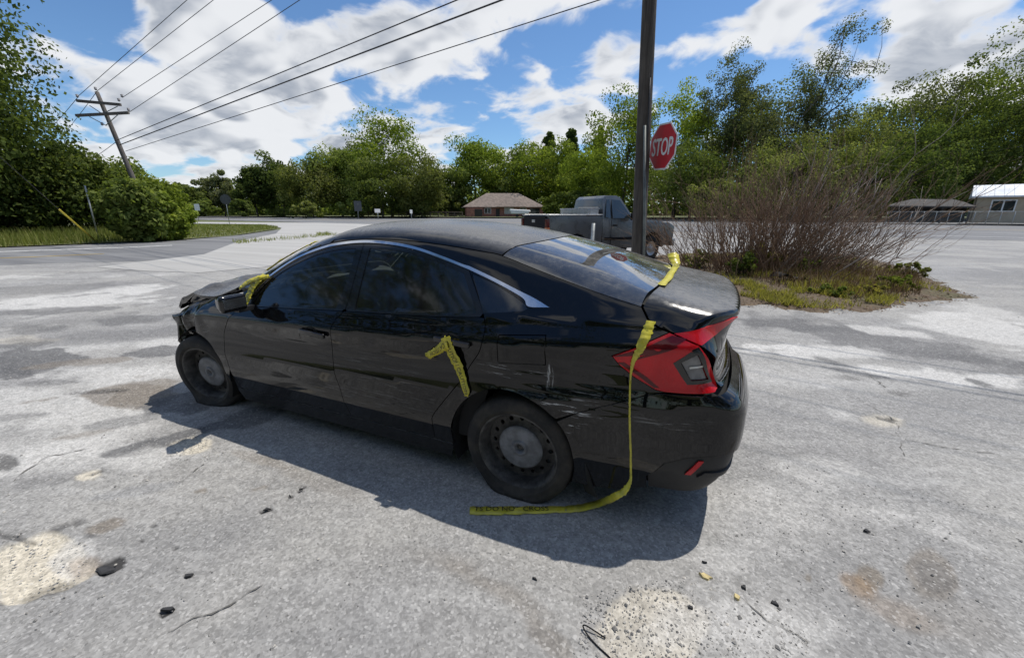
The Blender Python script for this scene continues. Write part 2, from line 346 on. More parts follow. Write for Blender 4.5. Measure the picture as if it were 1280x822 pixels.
def make_lot():
    m, t, b = material('worn_asphalt_lot'); c = coords(t)
    at_ = t.new('ShaderNodeAttribute', attribute_name='wear_shade'); base = at_.outputs['Color']
    nfine = t.noise(c, 16.0, 4.0, 0.65)
    cell = t.voro(c, 105.0, out='Color'); cs = t.new('ShaderNodeSeparateColor'); t.l.new(cell, cs.inputs[0]); vary = cs.outputs[0]
    cell2 = t.voro(c, 42.0, out='Color'); cs2 = t.new('ShaderNodeSeparateColor'); t.l.new(cell2, cs2.inputs[0])
    agg = t.math('ADD', t.math('MULTIPLY', vary, 0.65), t.math('MULTIPLY', cs2.outputs[0], 0.35))
    fac = t.math('MULTIPLY', t.ramp(agg, 0.12, 0.88, 0.75, 1.25, smooth=False), t.ramp(nfine, 0.3, 0.7, 0.93, 1.07))
    sc = t.new('ShaderNodeVectorMath', operation='SCALE'); t.l.new(base, sc.inputs[0]); t.l.new(fac, sc.inputs['Scale'])
    white = t.math('MULTIPLY', t.ramp(vary, 0.93, 0.97), 0.35); colr = t.mix(white, sc.outputs[0], (0.55, 0.54, 0.52))
    pit = t.math('MULTIPLY', t.ramp(cs.outputs[1], 0.955, 0.98), 0.28); colr = t.mix(pit, colr, (0.05, 0.05, 0.05))
    t.l.new(colr, b.inputs['Base Color']); b.inputs['Roughness'].default_value = 0.9; b.inputs['Specular IOR Level'].default_value = 0.25
    t.put(b.inputs['Normal'], t.bump(t.math('ADD', t.math('MULTIPLY', agg, 0.35), t.math('MULTIPLY', nfine, 0.6)), 0.5, 0.010)); return m
def make_road(name, col, lightcol, dirx):
    m, t, b = material(name); c = coords(t)
    n = t.noise(c, 0.5, 6.0, 0.6); s = t.noise(t.mapping(c, (0.06, 1.1, 1), (0, 0, dirx)), 1.0, 5.0, 0.6); f = t.noise(c, 30.0, 4.0, 0.6)
    base = t.mix(t.ramp(s, 0.35, 0.7), col, lightcol); base = t.mix(t.math('MULTIPLY', t.ramp(n, 0.45, 0.75), 0.4), base, lightcol)
    base = t.mix(t.math('MULTIPLY', f, 0.3), base, (0.1, 0.1, 0.1)); t.l.new(base, b.inputs['Base Color']); b.inputs['Roughness'].default_value = 0.9
    t.put(b.inputs['Normal'], t.bump(f, 0.2, 0.01)); return m
def make_soil(name, g1, g2, brown, k):
    m, t, b = material(name); c = coords(t)
    n = t.noise(c, 0.9, 7.0, 0.65); n2 = t.noise(c, 9.0, 6.0, 0.7)
    base = t.mix(t.ramp(n2, 0.3, 0.7), g1, g2); base = t.mix(t.ramp(n, 0.5 - k, 0.8 - k), base, brown)
    t.l.new(base, b.inputs['Base Color']); b.inputs['Roughness'].default_value = 0.95; t.put(b.inputs['Normal'], t.bump(n2, 0.6, 0.05)); return m
M_lot = make_lot()
M_highway = make_road('highway_asphalt', (0.17, 0.172, 0.176), (0.25, 0.25, 0.25), 0.3)
M_sideroad = make_road('side_road_asphalt', (0.155, 0.157, 0.162), (0.26, 0.26, 0.258), -0.1)
M_apron = make_road('bleached_concrete', (0.42, 0.41, 0.385), (0.52, 0.51, 0.48), 0.2)
M_soil = make_soil('grassy_soil', (0.075, 0.10, 0.03), (0.14, 0.15, 0.06), (0.20, 0.17, 0.10), 0.05)
M_litter = make_soil('leaf_litter_soil', (0.10, 0.072, 0.048), (0.16, 0.12, 0.08), (0.10, 0.105, 0.045), 0.0)
M_line = plain('white_road_paint', (0.62, 0.62, 0.60), 0.7, var=0.25, scale=4)
M_yline = plain('yellow_road_paint', (0.55, 0.38, 0.08), 0.7, var=0.25, scale=4)
def sheet(name, pts, mat, z=0.0, kind='structure', parent=None):
    P = np.array([(float(p[0]), float(p[1]), float(p[2]) if len(p) > 2 and z is None else (z if z is not None else 0.0)) for p in pts])
    if len(P) == 4: V = P; T = [(0, 1, 2, 3)] if area2(P[:, :2]) > 0 else [(3, 2, 1, 0)]
    else:
        uv, T = fill2d([P[:, :2]], 1e4); V = [(u[0], u[1], P[np.argmin(np.linalg.norm(P[:, :2] - u, axis=1)), 2]) for u in uv]
    o = mesh_obj(name, V, T, mat, parent)
    if parent is None: o['kind'] = kind
    return o
ground = sheet('ground', [(-1500, -1500), (1500, -1500), (1500, 1500), (-1500, 1500)], M_soil, -0.035)
# highway: near kerbless edge level with the lot, far edge a little higher
hn0, hn1 = at(1280, 301), at(440, 279.5); hd = hn0 - hn1; hd /= np.linalg.norm(hd)
hf0, hf1 = at(1280, 275, 0.5), at(250, 269.8, 0.5); fd_ = hf0 - hf1; fd_ /= np.linalg.norm(fd_)
ZR = 0.014
na, nb = hn0 + hd * 150, hn1 - hd * 350; fa, fb_ = hf0 + fd_ * 150, hf1 - fd_ * 350
highway = sheet('highway', [na + [0, 0, ZR], fa + [0, 0, ZR], fb_ + [0, 0, ZR], nb + [0, 0, ZR]], M_highway, None)
def on_road(s, q):
    """a point of the highway: s along (0 near right .. 1 far left), q across (0 near .. 1 far)"""
    a = na + (nb - na) * s; b_ = fa + (fb_ - fa) * s; return a + (b_ - a) * q + np.array([0, 0, ZR + 0.006])
def stripe(q0, w_, mat, s0=0.0, s1=1.0, name='lane_line'):
    A, B = on_road(s0, q0), on_road(s1, q0); u = (B - A) / np.linalg.norm(B - A); n = np.array([-u[1], u[0], 0]) * w_ / 2
    sheet(name, [A + n, B + n, B - n, A - n], mat, None, parent=highway)
for q, w_, mt in ((0.06, 0.2, M_line), (0.28, 0.16, M_yline), (0.32, 0.16, M_yline), (0.56, 0.2, M_line), (0.93, 0.3, M_line)): stripe(q, w_, mt)
for k in range(40): stripe(0.17, 0.16, M_line, k / 40, k / 40 + 0.008)
# the land beyond the highway
sheet('far_verge', [fa + [0, 0, 0.06], fa + [-400, -1100, 0.4], fb_ + [700, -900, 0.4], fb_ + [0, 0, 0.06]], M_soil, None)
# the worn lot
lot_px = [(-260, 335), (-60, 325), (60, 321), (170, 316), (330, 300), (470, 281), (1280, 299), (1500, 306)]
lot_pts = [at(x, y) for x, y in lot_px] + [np.array([-22.0, 1.0, 0]), np.array([-16.0, 11.0, 0]), np.array([2.0, 13.0, 0]), np.array([16.0, 11.0, 0]), np.array([24, 3.0, 0])]
lot_poly = np.array([p[:2] for p in lot_pts])
def build_lot():
    """rings round the spot where the photographer stands, finer near it; trimmed to the lot's outline"""
    r = [0.0, 0.25]
    while r[-1] < 75: r.append(r[-1] * 1.0095 + 0.0035)
    r = np.array(r); a0 = YAW; fine_ = np.arange(-62, 62.01, 0.30); rest = np.arange(65, 296, 3.5); ang = np.radians(np.concatenate([fine_, rest])) + a0
    nA = len(ang); nR = len(r); RR, AA = np.meshgrid(r[1:], ang, indexing='ij')
    P = np.stack([CAM[0] + RR * np.cos(AA), CAM[1] + RR * np.sin(AA)], -1).reshape(-1, 2); ok = inside(lot_poly, P)
    col, h = lot_colour(P); h = h * np.clip(2.0 - RR.ravel() / 4.5, 0, 1)
    V = np.concatenate([P, h[:, None]], 1)
    i = np.arange((nR - 2) * nA).reshape(nR - 2, nA); j = np.roll(i, -1, 1)
    Q = np.stack([i, i + nA, j + nA, j], -1).reshape(-1, 4); Q = Q[ok[Q].all(1)]
    used = np.unique(Q); ren = np.full(len(V), -1); ren[used] = np.arange(len(used)); V = V[used]; Q = ren[Q]; col = col[used]
    me = bpy.data.meshes.new('parking_lot'); me.vertices.add(len(V)); me.vertices.foreach_set('co', V.ravel()); me.loops.add(Q.size); me.loops.foreach_set('vertex_index', Q.ravel())
    me.polygons.add(len(Q)); me.polygons.foreach_set('loop_start', np.arange(0, Q.size, 4)); me.polygons.foreach_set('use_smooth', [True] * len(Q)); me.update(calc_edges=True)
    at_ = me.attributes.new('wear_shade', 'FLOAT_COLOR', 'POINT'); at_.data.foreach_set('color', np.concatenate([col, np.ones((len(col), 1))], 1).ravel())
    me.materials.append(M_lot); o = bpy.data.objects.new('parking_lot', me); COL.objects.link(o); o['kind'] = 'structure'; return o
lot = build_lot()
M_crack = plain('crack_dirt', (0.15, 0.143, 0.13), 0.95)
def crack(pts, wd, seed):
    r = np.random.default_rng(seed); P = np.array([at(x, y)[:2] for x, y in pts]); Q = resample(np.vstack([P, P[::-1]]), 0.03); Q = Q[:len(Q) // 2 + 1]
    n_ = len(Q); L = []; Rr = []; w1 = 0.0
    for i in range(n_):
        u = Q[min(i + 1, n_ - 1)] - Q[max(i - 1, 0)]; u = u / max(np.linalg.norm(u), 1e-6); nn = np.array([-u[1], u[0]]); w1 = 0.85 * w1 + r.normal() * 0.008
        ww = wd * 0.28 * (0.05 + 1.6 * r.uniform(0, 1) ** 2) * min(1, 4 * i / n_ + 0.1, 4 * (n_ - i) / n_ + 0.1); p = Q[i] + nn * w1; L.append(p + nn * ww); Rr.append(p - nn * ww)
    zz = lambda p: (p[0], p[1], 0.0045 + float(lot_colour(np.array([p]))[1][0]) * 0)
    V = [zz(p) for p in L] + [zz(p) for p in Rr]; mesh_obj('crack', V, [(i + n_, i + 1 + n_, i + 1, i) for i in range(n_ - 1)], M_crack, lot)
for k, (pts, wd) in enumerate((([(1118, 526), (1128, 545), (1150, 552), (1280, 575)], 0.012), ([(1075, 462), (1110, 485)], 0.018), ([(1070, 498), (1118, 526)], 0.012), ([(1128, 545), (1130, 570)], 0.010), ([(160, 815), (230, 775), (330, 730)], 0.012), ([(225, 603), (255, 580)], 0.012), ([(0, 610), (60, 570), (120, 560)], 0.014), ([(925, 745), (960, 775), (1010, 800)], 0.010), ([(1010, 560), (930, 530)], 0.006))): crack(pts, wd, k)
# side road from the left and the bleached apron between it and the highway
side_road = sheet('side_road', [at(-700, 345), at(-300, 324), at(-60, 312), at(100, 306), at(230, 300), at(300, 294), at(345, 287.5), at(420, 281.5), at(470, 288), at(335, 316), at(175, 326.5), at(60, 329), at(-260, 344), at(-700, 380)], M_sideroad, 0.004)
sheet('concrete_apron', [at(185, 339), at(120, 334), at(255, 318), at(300, 301), at(345, 292), at(352, 285), at(330, 280.6), at(235, 279.2), at(235, 277.4), at(440, 278.6), at(500, 281), at(470, 296), at(420, 316), at(330, 334), at(250, 341)], M_apron, 0.008)
A_, B_ = at(-200, 319, 0.010), at(247, 307, 0.010); 
def line_px(parent, pts, w_, mat, z, name='edge_line'):
    P = [at(x, y, z) for x, y in pts]; L = []; Rr = []
    for i, p in enumerate(P):
        u = P[min(i + 1, len(P) - 1)] - P[max(i - 1, 0)]; u /= np.linalg.norm(u); n = np.array([-u[1], u[0], 0]) * w_ / 2; L.append(p + n); Rr.append(p - n)
    sheet(name, L + Rr[::-1], mat, None, parent=parent)
line_px(side_road, [(-260, 322), (-60, 316.5), (60, 312.5), (160, 309), (215, 306.5)], 0.35, M_line, 0.012)
line_px(side_road, [(-260, 331), (40, 321), (130, 317)], 0.14, M_yline, 0.012, 'centre_line')
# shrub island
def mound(name, px_poly, mat, hmax, n=26):
    P = np.array([at(x, y)[:2] for x, y in px_poly]); c = P.mean(0); V = [(c[0], c[1], hmax)]; Fc = []
    Q = resample(P, 0.25); rr = np.random.default_rng(2); m_ = len(Q)
    for k, f in enumerate((0.25, 0.5, 0.75, 0.9, 1.0)):
        for q in Q:
            p = c + (q - c) * f * (1 + 0.03 * rr.normal() * (f > 0.7)); V.append((p[0], p[1], -0.01 if f == 1 else hmax * (1 - f ** 2.5) + 0.02 * rr.normal() * f))
    for i in range(m_): Fc.append((0, 1 + i, 1 + (i + 1) % m_))
    for k in range(4):
        for i in range(m_): a = 1 + k * m_ + i; b_ = 1 + k * m_ + (i + 1) % m_; Fc.append((a, a + m_, b_ + m_, b_))
    if area2(Q) < 0: Fc = [f[::-1] for f in Fc]
    o = mesh_obj(name, V, Fc, mat, None, True); o['kind'] = 'structure'; return o
ISL = [(760, 360), (925, 383), (985, 388), (1040, 392), (1110, 388), (1150, 378), (1222, 372), (1190, 361), (1150, 338), (1080, 322), (960, 315), (840, 317), (740, 330)]
island = mound('shrub_island', ISL, M_litter, 0.16)
VERGE = [(-420, 325), (-60, 311), (100, 305), (200, 301), (290, 295), (345, 286.5), (348, 283.5), (330, 281.5), (225, 280.5), (180, 281), (100, 284), (-100, 288), (-500, 298)]
verge = sheet('grass_verge', [at(x, y) for x, y in VERGE], M_soil, 0.02)
# ---------------------------------------------------------------- car body as a field: F(p) < 0 inside
# car frame = world frame: x forward from the rear axle, y to the car's left, z up
def cub(xs, ys):
    """monotone-ish cubic (Catmull-Rom) interpolant through control points"""
    xs = np.array(xs, float); ys = np.array(ys, float)
    m = np.gradient(ys, xs)
    def f(x):
        x = np.clip(x, xs[0], xs[-1])
        i = np.clip(np.searchsorted(xs, x) - 1, 0, len(xs) - 2)
        h = xs[i + 1] - xs[i]; t = (x - xs[i]) / h
        t2 = t * t; t3 = t2 * t
        return ((2*t3 - 3*t2 + 1) * ys[i] + (t3 - 2*t2 + t) * h * m[i]
                + (-2*t3 + 3*t2) * ys[i + 1] + (t3 - t2) * h * m[i + 1])
    return f
def smax(a, b, k):
    h = np.maximum(k - np.abs(a - b), 0.0) / k
    return np.maximum(a, b) + h * h * k * 0.25
T_top = cub([-1.05, -0.98, -0.80, -0.60, -0.30, 0.00, 0.25, 0.55, 0.90, 1.20, 1.45, 1.70, 2.00, 2.25, 2.45, 2.80, 3.15, 3.45, 3.60],
            [1.09, 1.102, 1.135, 1.18, 1.28, 1.358, 1.405, 1.440, 1.460, 1.455, 1.430, 1.355, 1.215, 1.085, 1.00, 0.93, 0.86, 0.77, 0.68])
T_crown = cub([-1.05, -0.6, 0.0, 0.5, 1.2, 1.8, 2.4, 3.5], [0.07, 0.09, 0.19, 0.20, 0.20, 0.20, 0.14, 0.16])
W_plan = cub([-1.2, -1.0, -0.8, -0.5, -0.2, 0.0, 0.3, 1.0, 2.0, 2.5, 2.75, 3.0, 3.25, 3.5, 3.7],
             [0.70, 0.76, 0.815, 0.868, 0.890, 0.895, 0.890, 0.885, 0.885, 0.890, 0.890, 0.875, 0.83, 0.75, 0.6])
Z_belt = cub([-1.0, -0.5, -0.12, 0.4, 1.13, 2.1, 2.6, 3.5], [1.02, 1.025, 1.01, 0.955, 0.915, 0.865, 0.86, 0.80])
Z_crease = cub([-1.0, -0.5, 0.0, 1.0, 2.0, 2.8, 3.5], [0.945, 0.93, 0.885, 0.825, 0.79, 0.775, 0.74])
Tumble = cub([-1.0, -0.6, -0.3, 0.2, 1.2, 2.2, 3.5], [1.0, 1.0, 0.85, 0.60, 0.50, 0.50, 0.9])
def W_side(x, z):
    zc = Z_crease(x); zb = Z_belt(x)
    y = W_plan(x)
    # below the crease: shallow hollow, then the sill kicks out and tucks under
    t = np.clip((zc - z) / 0.28, 0, 1)
    y = y - 0.022 * np.sin(np.pi * t) ** 1.0
    y = y + 0.006 * np.exp(-((z - 0.37) / 0.06) ** 2)
    y = y - 0.22 * np.clip(0.33 - z, 0, 1)
    # between crease and belt: leaning shoulder
    s = 0.011 * np.logaddexp(0, (z - zc) / 0.011)
    mx = np.maximum(zb - zc, 0.02); sh = mx - 0.010 * np.logaddexp(0, (mx - s) / 0.010); sh = np.maximum(sh, 0)
    y = y - 0.62 * sh
    y = y - Tumble(x) * np.clip(z - zb, 0, None)
    # rear fender swell
    y = y + 0.012 * np.exp(-((x + 0.02) / 0.42) ** 2 - ((z - 0.62) / 0.18) ** 2)
    y = y + 0.012 * np.exp(-((x - 2.70) / 0.42) ** 2 - ((z - 0.62) / 0.16) ** 2)
    # crash dents in the rear quarter and the edge of the rear door
    for dx, dz, rx, rz, d in ((-0.28, 0.70, 0.20, 0.022, 0.005), (-0.10, 0.765, 0.26, 0.020, 0.004), (-0.36, 0.79, 0.20, 0.022, -0.004), (-0.42, 0.63, 0.14, 0.022, 0.007), (-0.30, 0.845, 0.25, 0.016, 0.003), (-0.12, 0.66, 0.22, 0.014, 0.004), (-0.40, 0.735, 0.18, 0.016, 0.004)):
        y = y - d * np.exp(-((x - dx + 0.25 * (z - dz)) / rx) ** 2 - ((z - dz) / rz) ** 2)
    return y
R_tail = cub([0.10, 0.24, 0.32, 0.45, 0.58, 0.64, 0.70, 0.76, 0.90, 1.00, 1.06, 1.12],
             [-0.88, -1.03, -1.07, -1.10, -1.105, -1.10, -1.065, -0.985, -0.965, -0.980, -1.005, -1.005])
N_nose = cub([0.15, 0.3, 0.5, 0.7, 0.85, 1.0], [3.35, 3.42, 3.46, 3.45, 3.40, 3.2])
def F(p):
    x, y, z = p[..., 0], p[..., 1], p[..., 2]
    ay = np.abs(y)
    side = ay - W_side(x, z)
    top = z - (T_top(x) - T_crown(x) * ay * ay)
    kk = 0.10 - 0.05 * np.clip((x - 2.1) / 0.3, 0, 1) - 0.055 * np.clip((-0.35 - x) / 0.3, 0, 1)
    f = np.maximum(side, top) + (np.maximum(kk - np.abs(side - top), 0) ** 2) / (4 * kk)
    tail = R_tail(z) + 0.09 * ay * ay + 0.07 * ay ** 4 + 1.1 * np.clip((z - 0.90) / 0.14, 0, 1) * np.clip(ay - 0.52, 0, None) ** 1.5 - x
    kt = 0.024 + 0.07 * np.clip((0.98 - z) / 0.12, 0, 1)
    f = np.maximum(f, tail) + (np.maximum(kt - np.abs(f - tail), 0) ** 2) / (4 * kt)
    f = smax(f, x - (N_nose(z) - 0.22 * ay * ay), 0.10)
    return smax(f, 0.09 - z, 0.03)
def G_(p, e=1.5e-3):
    g = np.empty_like(p)
    for i in range(3):
        d = np.zeros(3); d[i] = e
        g[..., i] = F(p + d) - F(p - d)
    return g / np.maximum(np.linalg.norm(g, axis=-1, keepdims=True), 1e-9)
def shoot(o, d, tmax, n=90):
    """first F<=0 along rays o + t d"""
    o = np.asarray(o, float); d = np.asarray(d, float)
    N = len(o); lo = np.zeros(N); hi = np.full(N, np.nan); found = np.zeros(N, bool)
    ts = np.linspace(0, tmax, n)
    for a, b in zip(ts[:-1], ts[1:]):
        v = F(o + b * d) <= 0
        new = v & ~found
        lo[new] = a; hi[new] = b; found |= v
    hi[~found] = tmax; lo[~found] = tmax
    for _ in range(22):
        m = (lo + hi) / 2; v = F(o + m[:, None] * d) <= 0
        hi = np.where(v, m, hi); lo = np.where(v, lo, m)
    return o + hi[:, None] * d, found
def P_side(uv, sgn=1):
    uv = np.asarray(uv, float)
    o = np.stack([uv[:, 0], np.full(len(uv), 1.1 * sgn), uv[:, 1]], 1)
    return shoot(o, np.tile([0, -1.0 * sgn, 0], (len(uv), 1)), 1.1)[0]
def P_top(uv):
    uv = np.asarray(uv, float)
    o = np.stack([uv[:, 0], uv[:, 1], np.full(len(uv), 1.6)], 1)
    return shoot(o, np.tile([0, 0, -1.0], (len(uv), 1)), 1.4)[0]
AX = -0.15
def P_rear(uv):
    """uv = (angle in degrees from straight back, + to the left; z)"""
    uv = np.asarray(uv, float); a = np.radians(uv[:, 0])
    d = np.stack([-np.cos(a), np.sin(a), 0 * a], 1)
    o = np.stack([AX + 0 * a, 0 * a, uv[:, 1]], 1) + 1.6 * d
    return shoot(o, -d, 1.6, 160)[0]
# ---------------------------------------------------------------- car materials
def make_paint():
    m, t, b = material('black_car_paint'); c = coords(t)
    geo = t.new('ShaderNodeNewGeometry'); sn = t.new('ShaderNodeSeparateXYZ'); t.l.new(geo.outputs['Normal'], sn.inputs[0])
    up = t.ramp(sn.outputs[2], 0.72, 1.0)
    n1 = t.noise(c, 3.0, 8.0, 0.65); n2 = t.noise(c, 38.0, 6.0, 0.7)
    speck = t.ramp(t.voro(c, 90.0), 0.10, 0.28, 1.0, 0.0)
    streak = t.noise(t.mapping(c, (10, 10, 1.2)), 3.0, 6.0, 0.65)
    film = t.math('MULTIPLY', t.ramp(n1, 0.3, 0.8, 0.5, 1.0), t.ramp(n2, 0.3, 0.7, 0.6, 1.0))
    dust = t.math('MULTIPLY', up, t.math('ADD', t.math('MULTIPLY', film, 0.62), t.math('MULTIPLY', speck, 0.05)))
    low = t.math('MULTIPLY', t.ramp(streak, 0.5, 0.85), 0.012)
    sx = t.new('ShaderNodeSeparateXYZ'); t.l.new(c, sx.inputs[0])
    foot = t.math('MULTIPLY', t.ramp(sx.outputs[2], 0.52, 0.16), t.math('MULTIPLY', n2, 0.07))
    dust = t.math('ADD', dust, t.math('ADD', low, foot), clamp=True)
    # scrapes: fine streaks inside a few places that were hit
    def spot(cx, cz, rx, rz):
        dx = t.math('DIVIDE', t.math('SUBTRACT', sx.outputs[0], cx), rx); dz = t.math('DIVIDE', t.math('SUBTRACT', sx.outputs[2], cz), rz)
        r = t.math('ADD', t.math('MULTIPLY', dx, dx), t.math('MULTIPLY', dz, dz)); return t.ramp(r, 0.15, 1.0, 1.0, 0.0)
    line_h = t.ramp(t.noise(t.mapping(c, (5, 5, 95), (0, 0.12, 0)), 1.0, 5.0, 0.7), 0.55, 0.64)
    line_d = t.ramp(t.noise(t.mapping(c, (9, 5, 60), (0, -0.85, 0)), 1.0, 5.0, 0.7), 0.56, 0.64)
    line_v = t.ramp(t.noise(t.mapping(c, (70, 5, 9), (0, 0.1, 0)), 1.0, 5.0, 0.7), 0.50, 0.62)
    scr = None
    for msk, ln, k in ((spot(0.02, 0.735, 0.24, 0.045), line_h, 0.75), (spot(-0.178, 0.735, 0.022, 0.085), line_v, 0.9), (spot(-0.27, 0.60, 0.16, 0.05), line_d, 0.9), (spot(-0.33, 0.548, 0.10, 0.022), line_h, 0.9), (spot(-0.30, 0.50, 0.05, 0.05), line_d, 0.95),
                       (spot(-0.36, 0.665, 0.10, 0.05), line_h, 0.35), (spot(-0.44, 0.60, 0.05, 0.03), line_d, 0.8), (spot(-0.75, 0.60, 0.2, 0.05), line_h, 0.3), (spot(0.30, 0.63, 0.05, 0.03), line_h, 0.6), (spot(1.0, 0.5, 0.7, 0.25), line_h, 0.12), (spot(2.75, 0.65, 0.3, 0.2), line_d, 0.25)):
        v = t.math('MULTIPLY', t.math('MULTIPLY', msk, ln), k); scr = v if scr is None else t.math('MAXIMUM', scr, v)
    side = t.ramp(sn.outputs[1], 0.0, 0.3)
    scr = t.math('MULTIPLY', scr, side)
    col = t.mix(dust, (0.003, 0.0033, 0.0042), (0.42, 0.41, 0.39)); col = t.mix(scr, col, (0.55, 0.55, 0.55))
    t.l.new(col, b.inputs['Base Color'])
    b.inputs['Roughness'].default_value = 0.28
    t.put(b.inputs['Roughness'], t.math('ADD', 0.26, t.math('MULTIPLY', dust, 0.6)))
    b.inputs['Specular IOR Level'].default_value = 0.0
    t.put(b.inputs['Coat Weight'], t.math('SUBTRACT', 1.0, t.math('ADD', t.math('MULTIPLY', dust, 0.7), t.math('MULTIPLY', scr, 0.8)), clamp=True))
    t.put(b.inputs['Coat Roughness'], t.math('ADD', t.ramp(n2, 0.3, 0.8, 0.015, 0.05), t.math('MULTIPLY', dust, 0.7))); b.inputs['Coat IOR'].default_value = 1.5
    return m
def make_glass(name, tint, dusty, shine=1.0, rough=0.015):
    m, t, b = material(name); c = coords(t)
    n1 = t.noise(c, 4.0, 7.0, 0.6); n2 = t.noise(c, 45.0, 5.0, 0.7)
    tr = t.new('ShaderNodeBsdfTransparent'); tr.inputs[0].default_value = (*tint, 1)
    gl = t.new('ShaderNodeBsdfGlossy'); gl.inputs['Color'].default_value = (0.95, 0.97, 1, 1); gl.inputs['Roughness'].default_value = rough
    fr = t.new('ShaderNodeFresnel'); fr.inputs[0].default_value = 1.62
    fac = t.math('ADD', t.math('MULTIPLY', fr.outputs[0], shine), 0.03, clamp=True)
    mx = t.new('ShaderNodeMixShader'); t.l.new(fac, mx.inputs[0]); t.l.new(tr.outputs[0], mx.inputs[1]); t.l.new(gl.outputs[0], mx.inputs[2])
    df = t.new('ShaderNodeBsdfDiffuse'); df.inputs[0].default_value = (0.42, 0.41, 0.38, 1)
    d = t.math('MULTIPLY', t.math('MULTIPLY', t.ramp(n1, 0.3, 0.75, 0.25, 1.0), t.ramp(n2, 0.3, 0.75, 0.4, 1.0)), dusty)
    m2 = t.new('ShaderNodeMixShader'); t.l.new(d, m2.inputs[0]); t.l.new(mx.outputs[0], m2.inputs[1]); t.l.new(df.outputs[0], m2.inputs[2])
    out = t.n['Material Output']; t.l.new(m2.outputs[0], out.inputs['Surface']); t.n.remove(b)
    return m
def make_rubber():
    m, t, b = material('tyre_rubber'); c = coords(t)
    n = t.noise(c, 7.0, 7.0, 0.65); n2 = t.noise(c, 60.0, 4.0, 0.6)
    t.l.new(t.mix(t.math('MULTIPLY', t.ramp(n, 0.35, 0.75), 0.55), (0.016, 0.016, 0.017), (0.10, 0.085, 0.066)), b.inputs['Base Color'])
    b.inputs['Roughness'].default_value = 0.85; t.put(b.inputs['Normal'], t.bump(n2, 0.25, 0.005)); return m
def make_steel_wheel():
    m, t, b = material('dusty_black_steel'); c = coords(t)
    n = t.noise(c, 9.0, 8.0, 0.7)
    g = t.new('ShaderNodeNewGeometry')
    t.l.new(t.mix(t.ramp(n, 0.35, 0.72), (0.022, 0.021, 0.021), (0.12, 0.115, 0.11)), b.inputs['Base Color'])
    b.inputs['Roughness'].default_value = 0.6; b.inputs['Metallic'].default_value = 0.15; t.put(b.inputs['Normal'], t.bump(n, 0.2, 0.004)); return m
def make_lens(name, deep, pale):
    m, t, b = material(name); c = coords(t)
    n = t.noise(c, 5.0, 4.0); ridg = t.noise(t.mapping(c, (120, 120, 14)), 1.0, 2.0)
    t.l.new(t.mix(t.ramp(n, 0.35, 0.7), deep, pale), b.inputs['Base Color'])
    b.inputs['Roughness'].default_value = 0.4; b.inputs['Specular IOR Level'].default_value = 0.1; b.inputs['Coat Weight'].default_value = 0.7; b.inputs['Coat Roughness'].default_value = 0.05
    b.inputs['Subsurface Weight'].default_value = 0.0
    t.put(b.inputs['Normal'], t.bump(ridg, 0.12, 0.01)); return m
M_paint = make_paint()
M_sideglass = make_glass('tinted_side_glass', (0.09, 0.11, 0.10), 0.04, 0.95, 0.055)
M_rearglass = make_glass('dusty_rear_glass', (0.08, 0.09, 0.09), 0.38, 1.7)
M_clear = make_glass('windscreen_glass', (0.45, 0.5, 0.48), 0.2)
M_rubber = make_rubber(); M_steelw = make_steel_wheel()
M_red = make_lens('red_lamp_lens', (0.44, 0.004, 0.010), (0.62, 0.009, 0.016)); M_darkred = make_lens('dark_red_lens', (0.075, 0.002, 0.005), (0.12, 0.004, 0.008))
M_clearlens = make_lens('clear_lamp_lens', (0.10, 0.10, 0.105), (0.34, 0.34, 0.35))
M_trim = plain('gloss_black_trim', (0.006, 0.006, 0.007), 0.2, coat=0.4)
M_plastic = plain('black_plastic', (0.016, 0.016, 0.017), 0.55, var=0.35, scale=14, bump=0.08)
M_chrome = plain('chrome', (0.75, 0.76, 0.78), 0.14, metal=1.0, var=0.08)
M_under = plain('underbody_black', (0.010, 0.010, 0.010), 0.9)
M_cloth = plain('dark_seat_cloth', (0.03, 0.03, 0.032), 0.9, scale=20)
M_primer = plain('bare_crushed_metal', (0.10, 0.10, 0.105), 0.5, metal=0.5, var=0.5, scale=18, bump=0.2)
M_hub = plain('dusty_hub_metal', (0.17, 0.175, 0.19), 0.6, var=0.35, scale=16, bump=0.15)
M_plate = plain('license_plate_white', (0.6, 0.6, 0.58), 0.4, var=0.1)

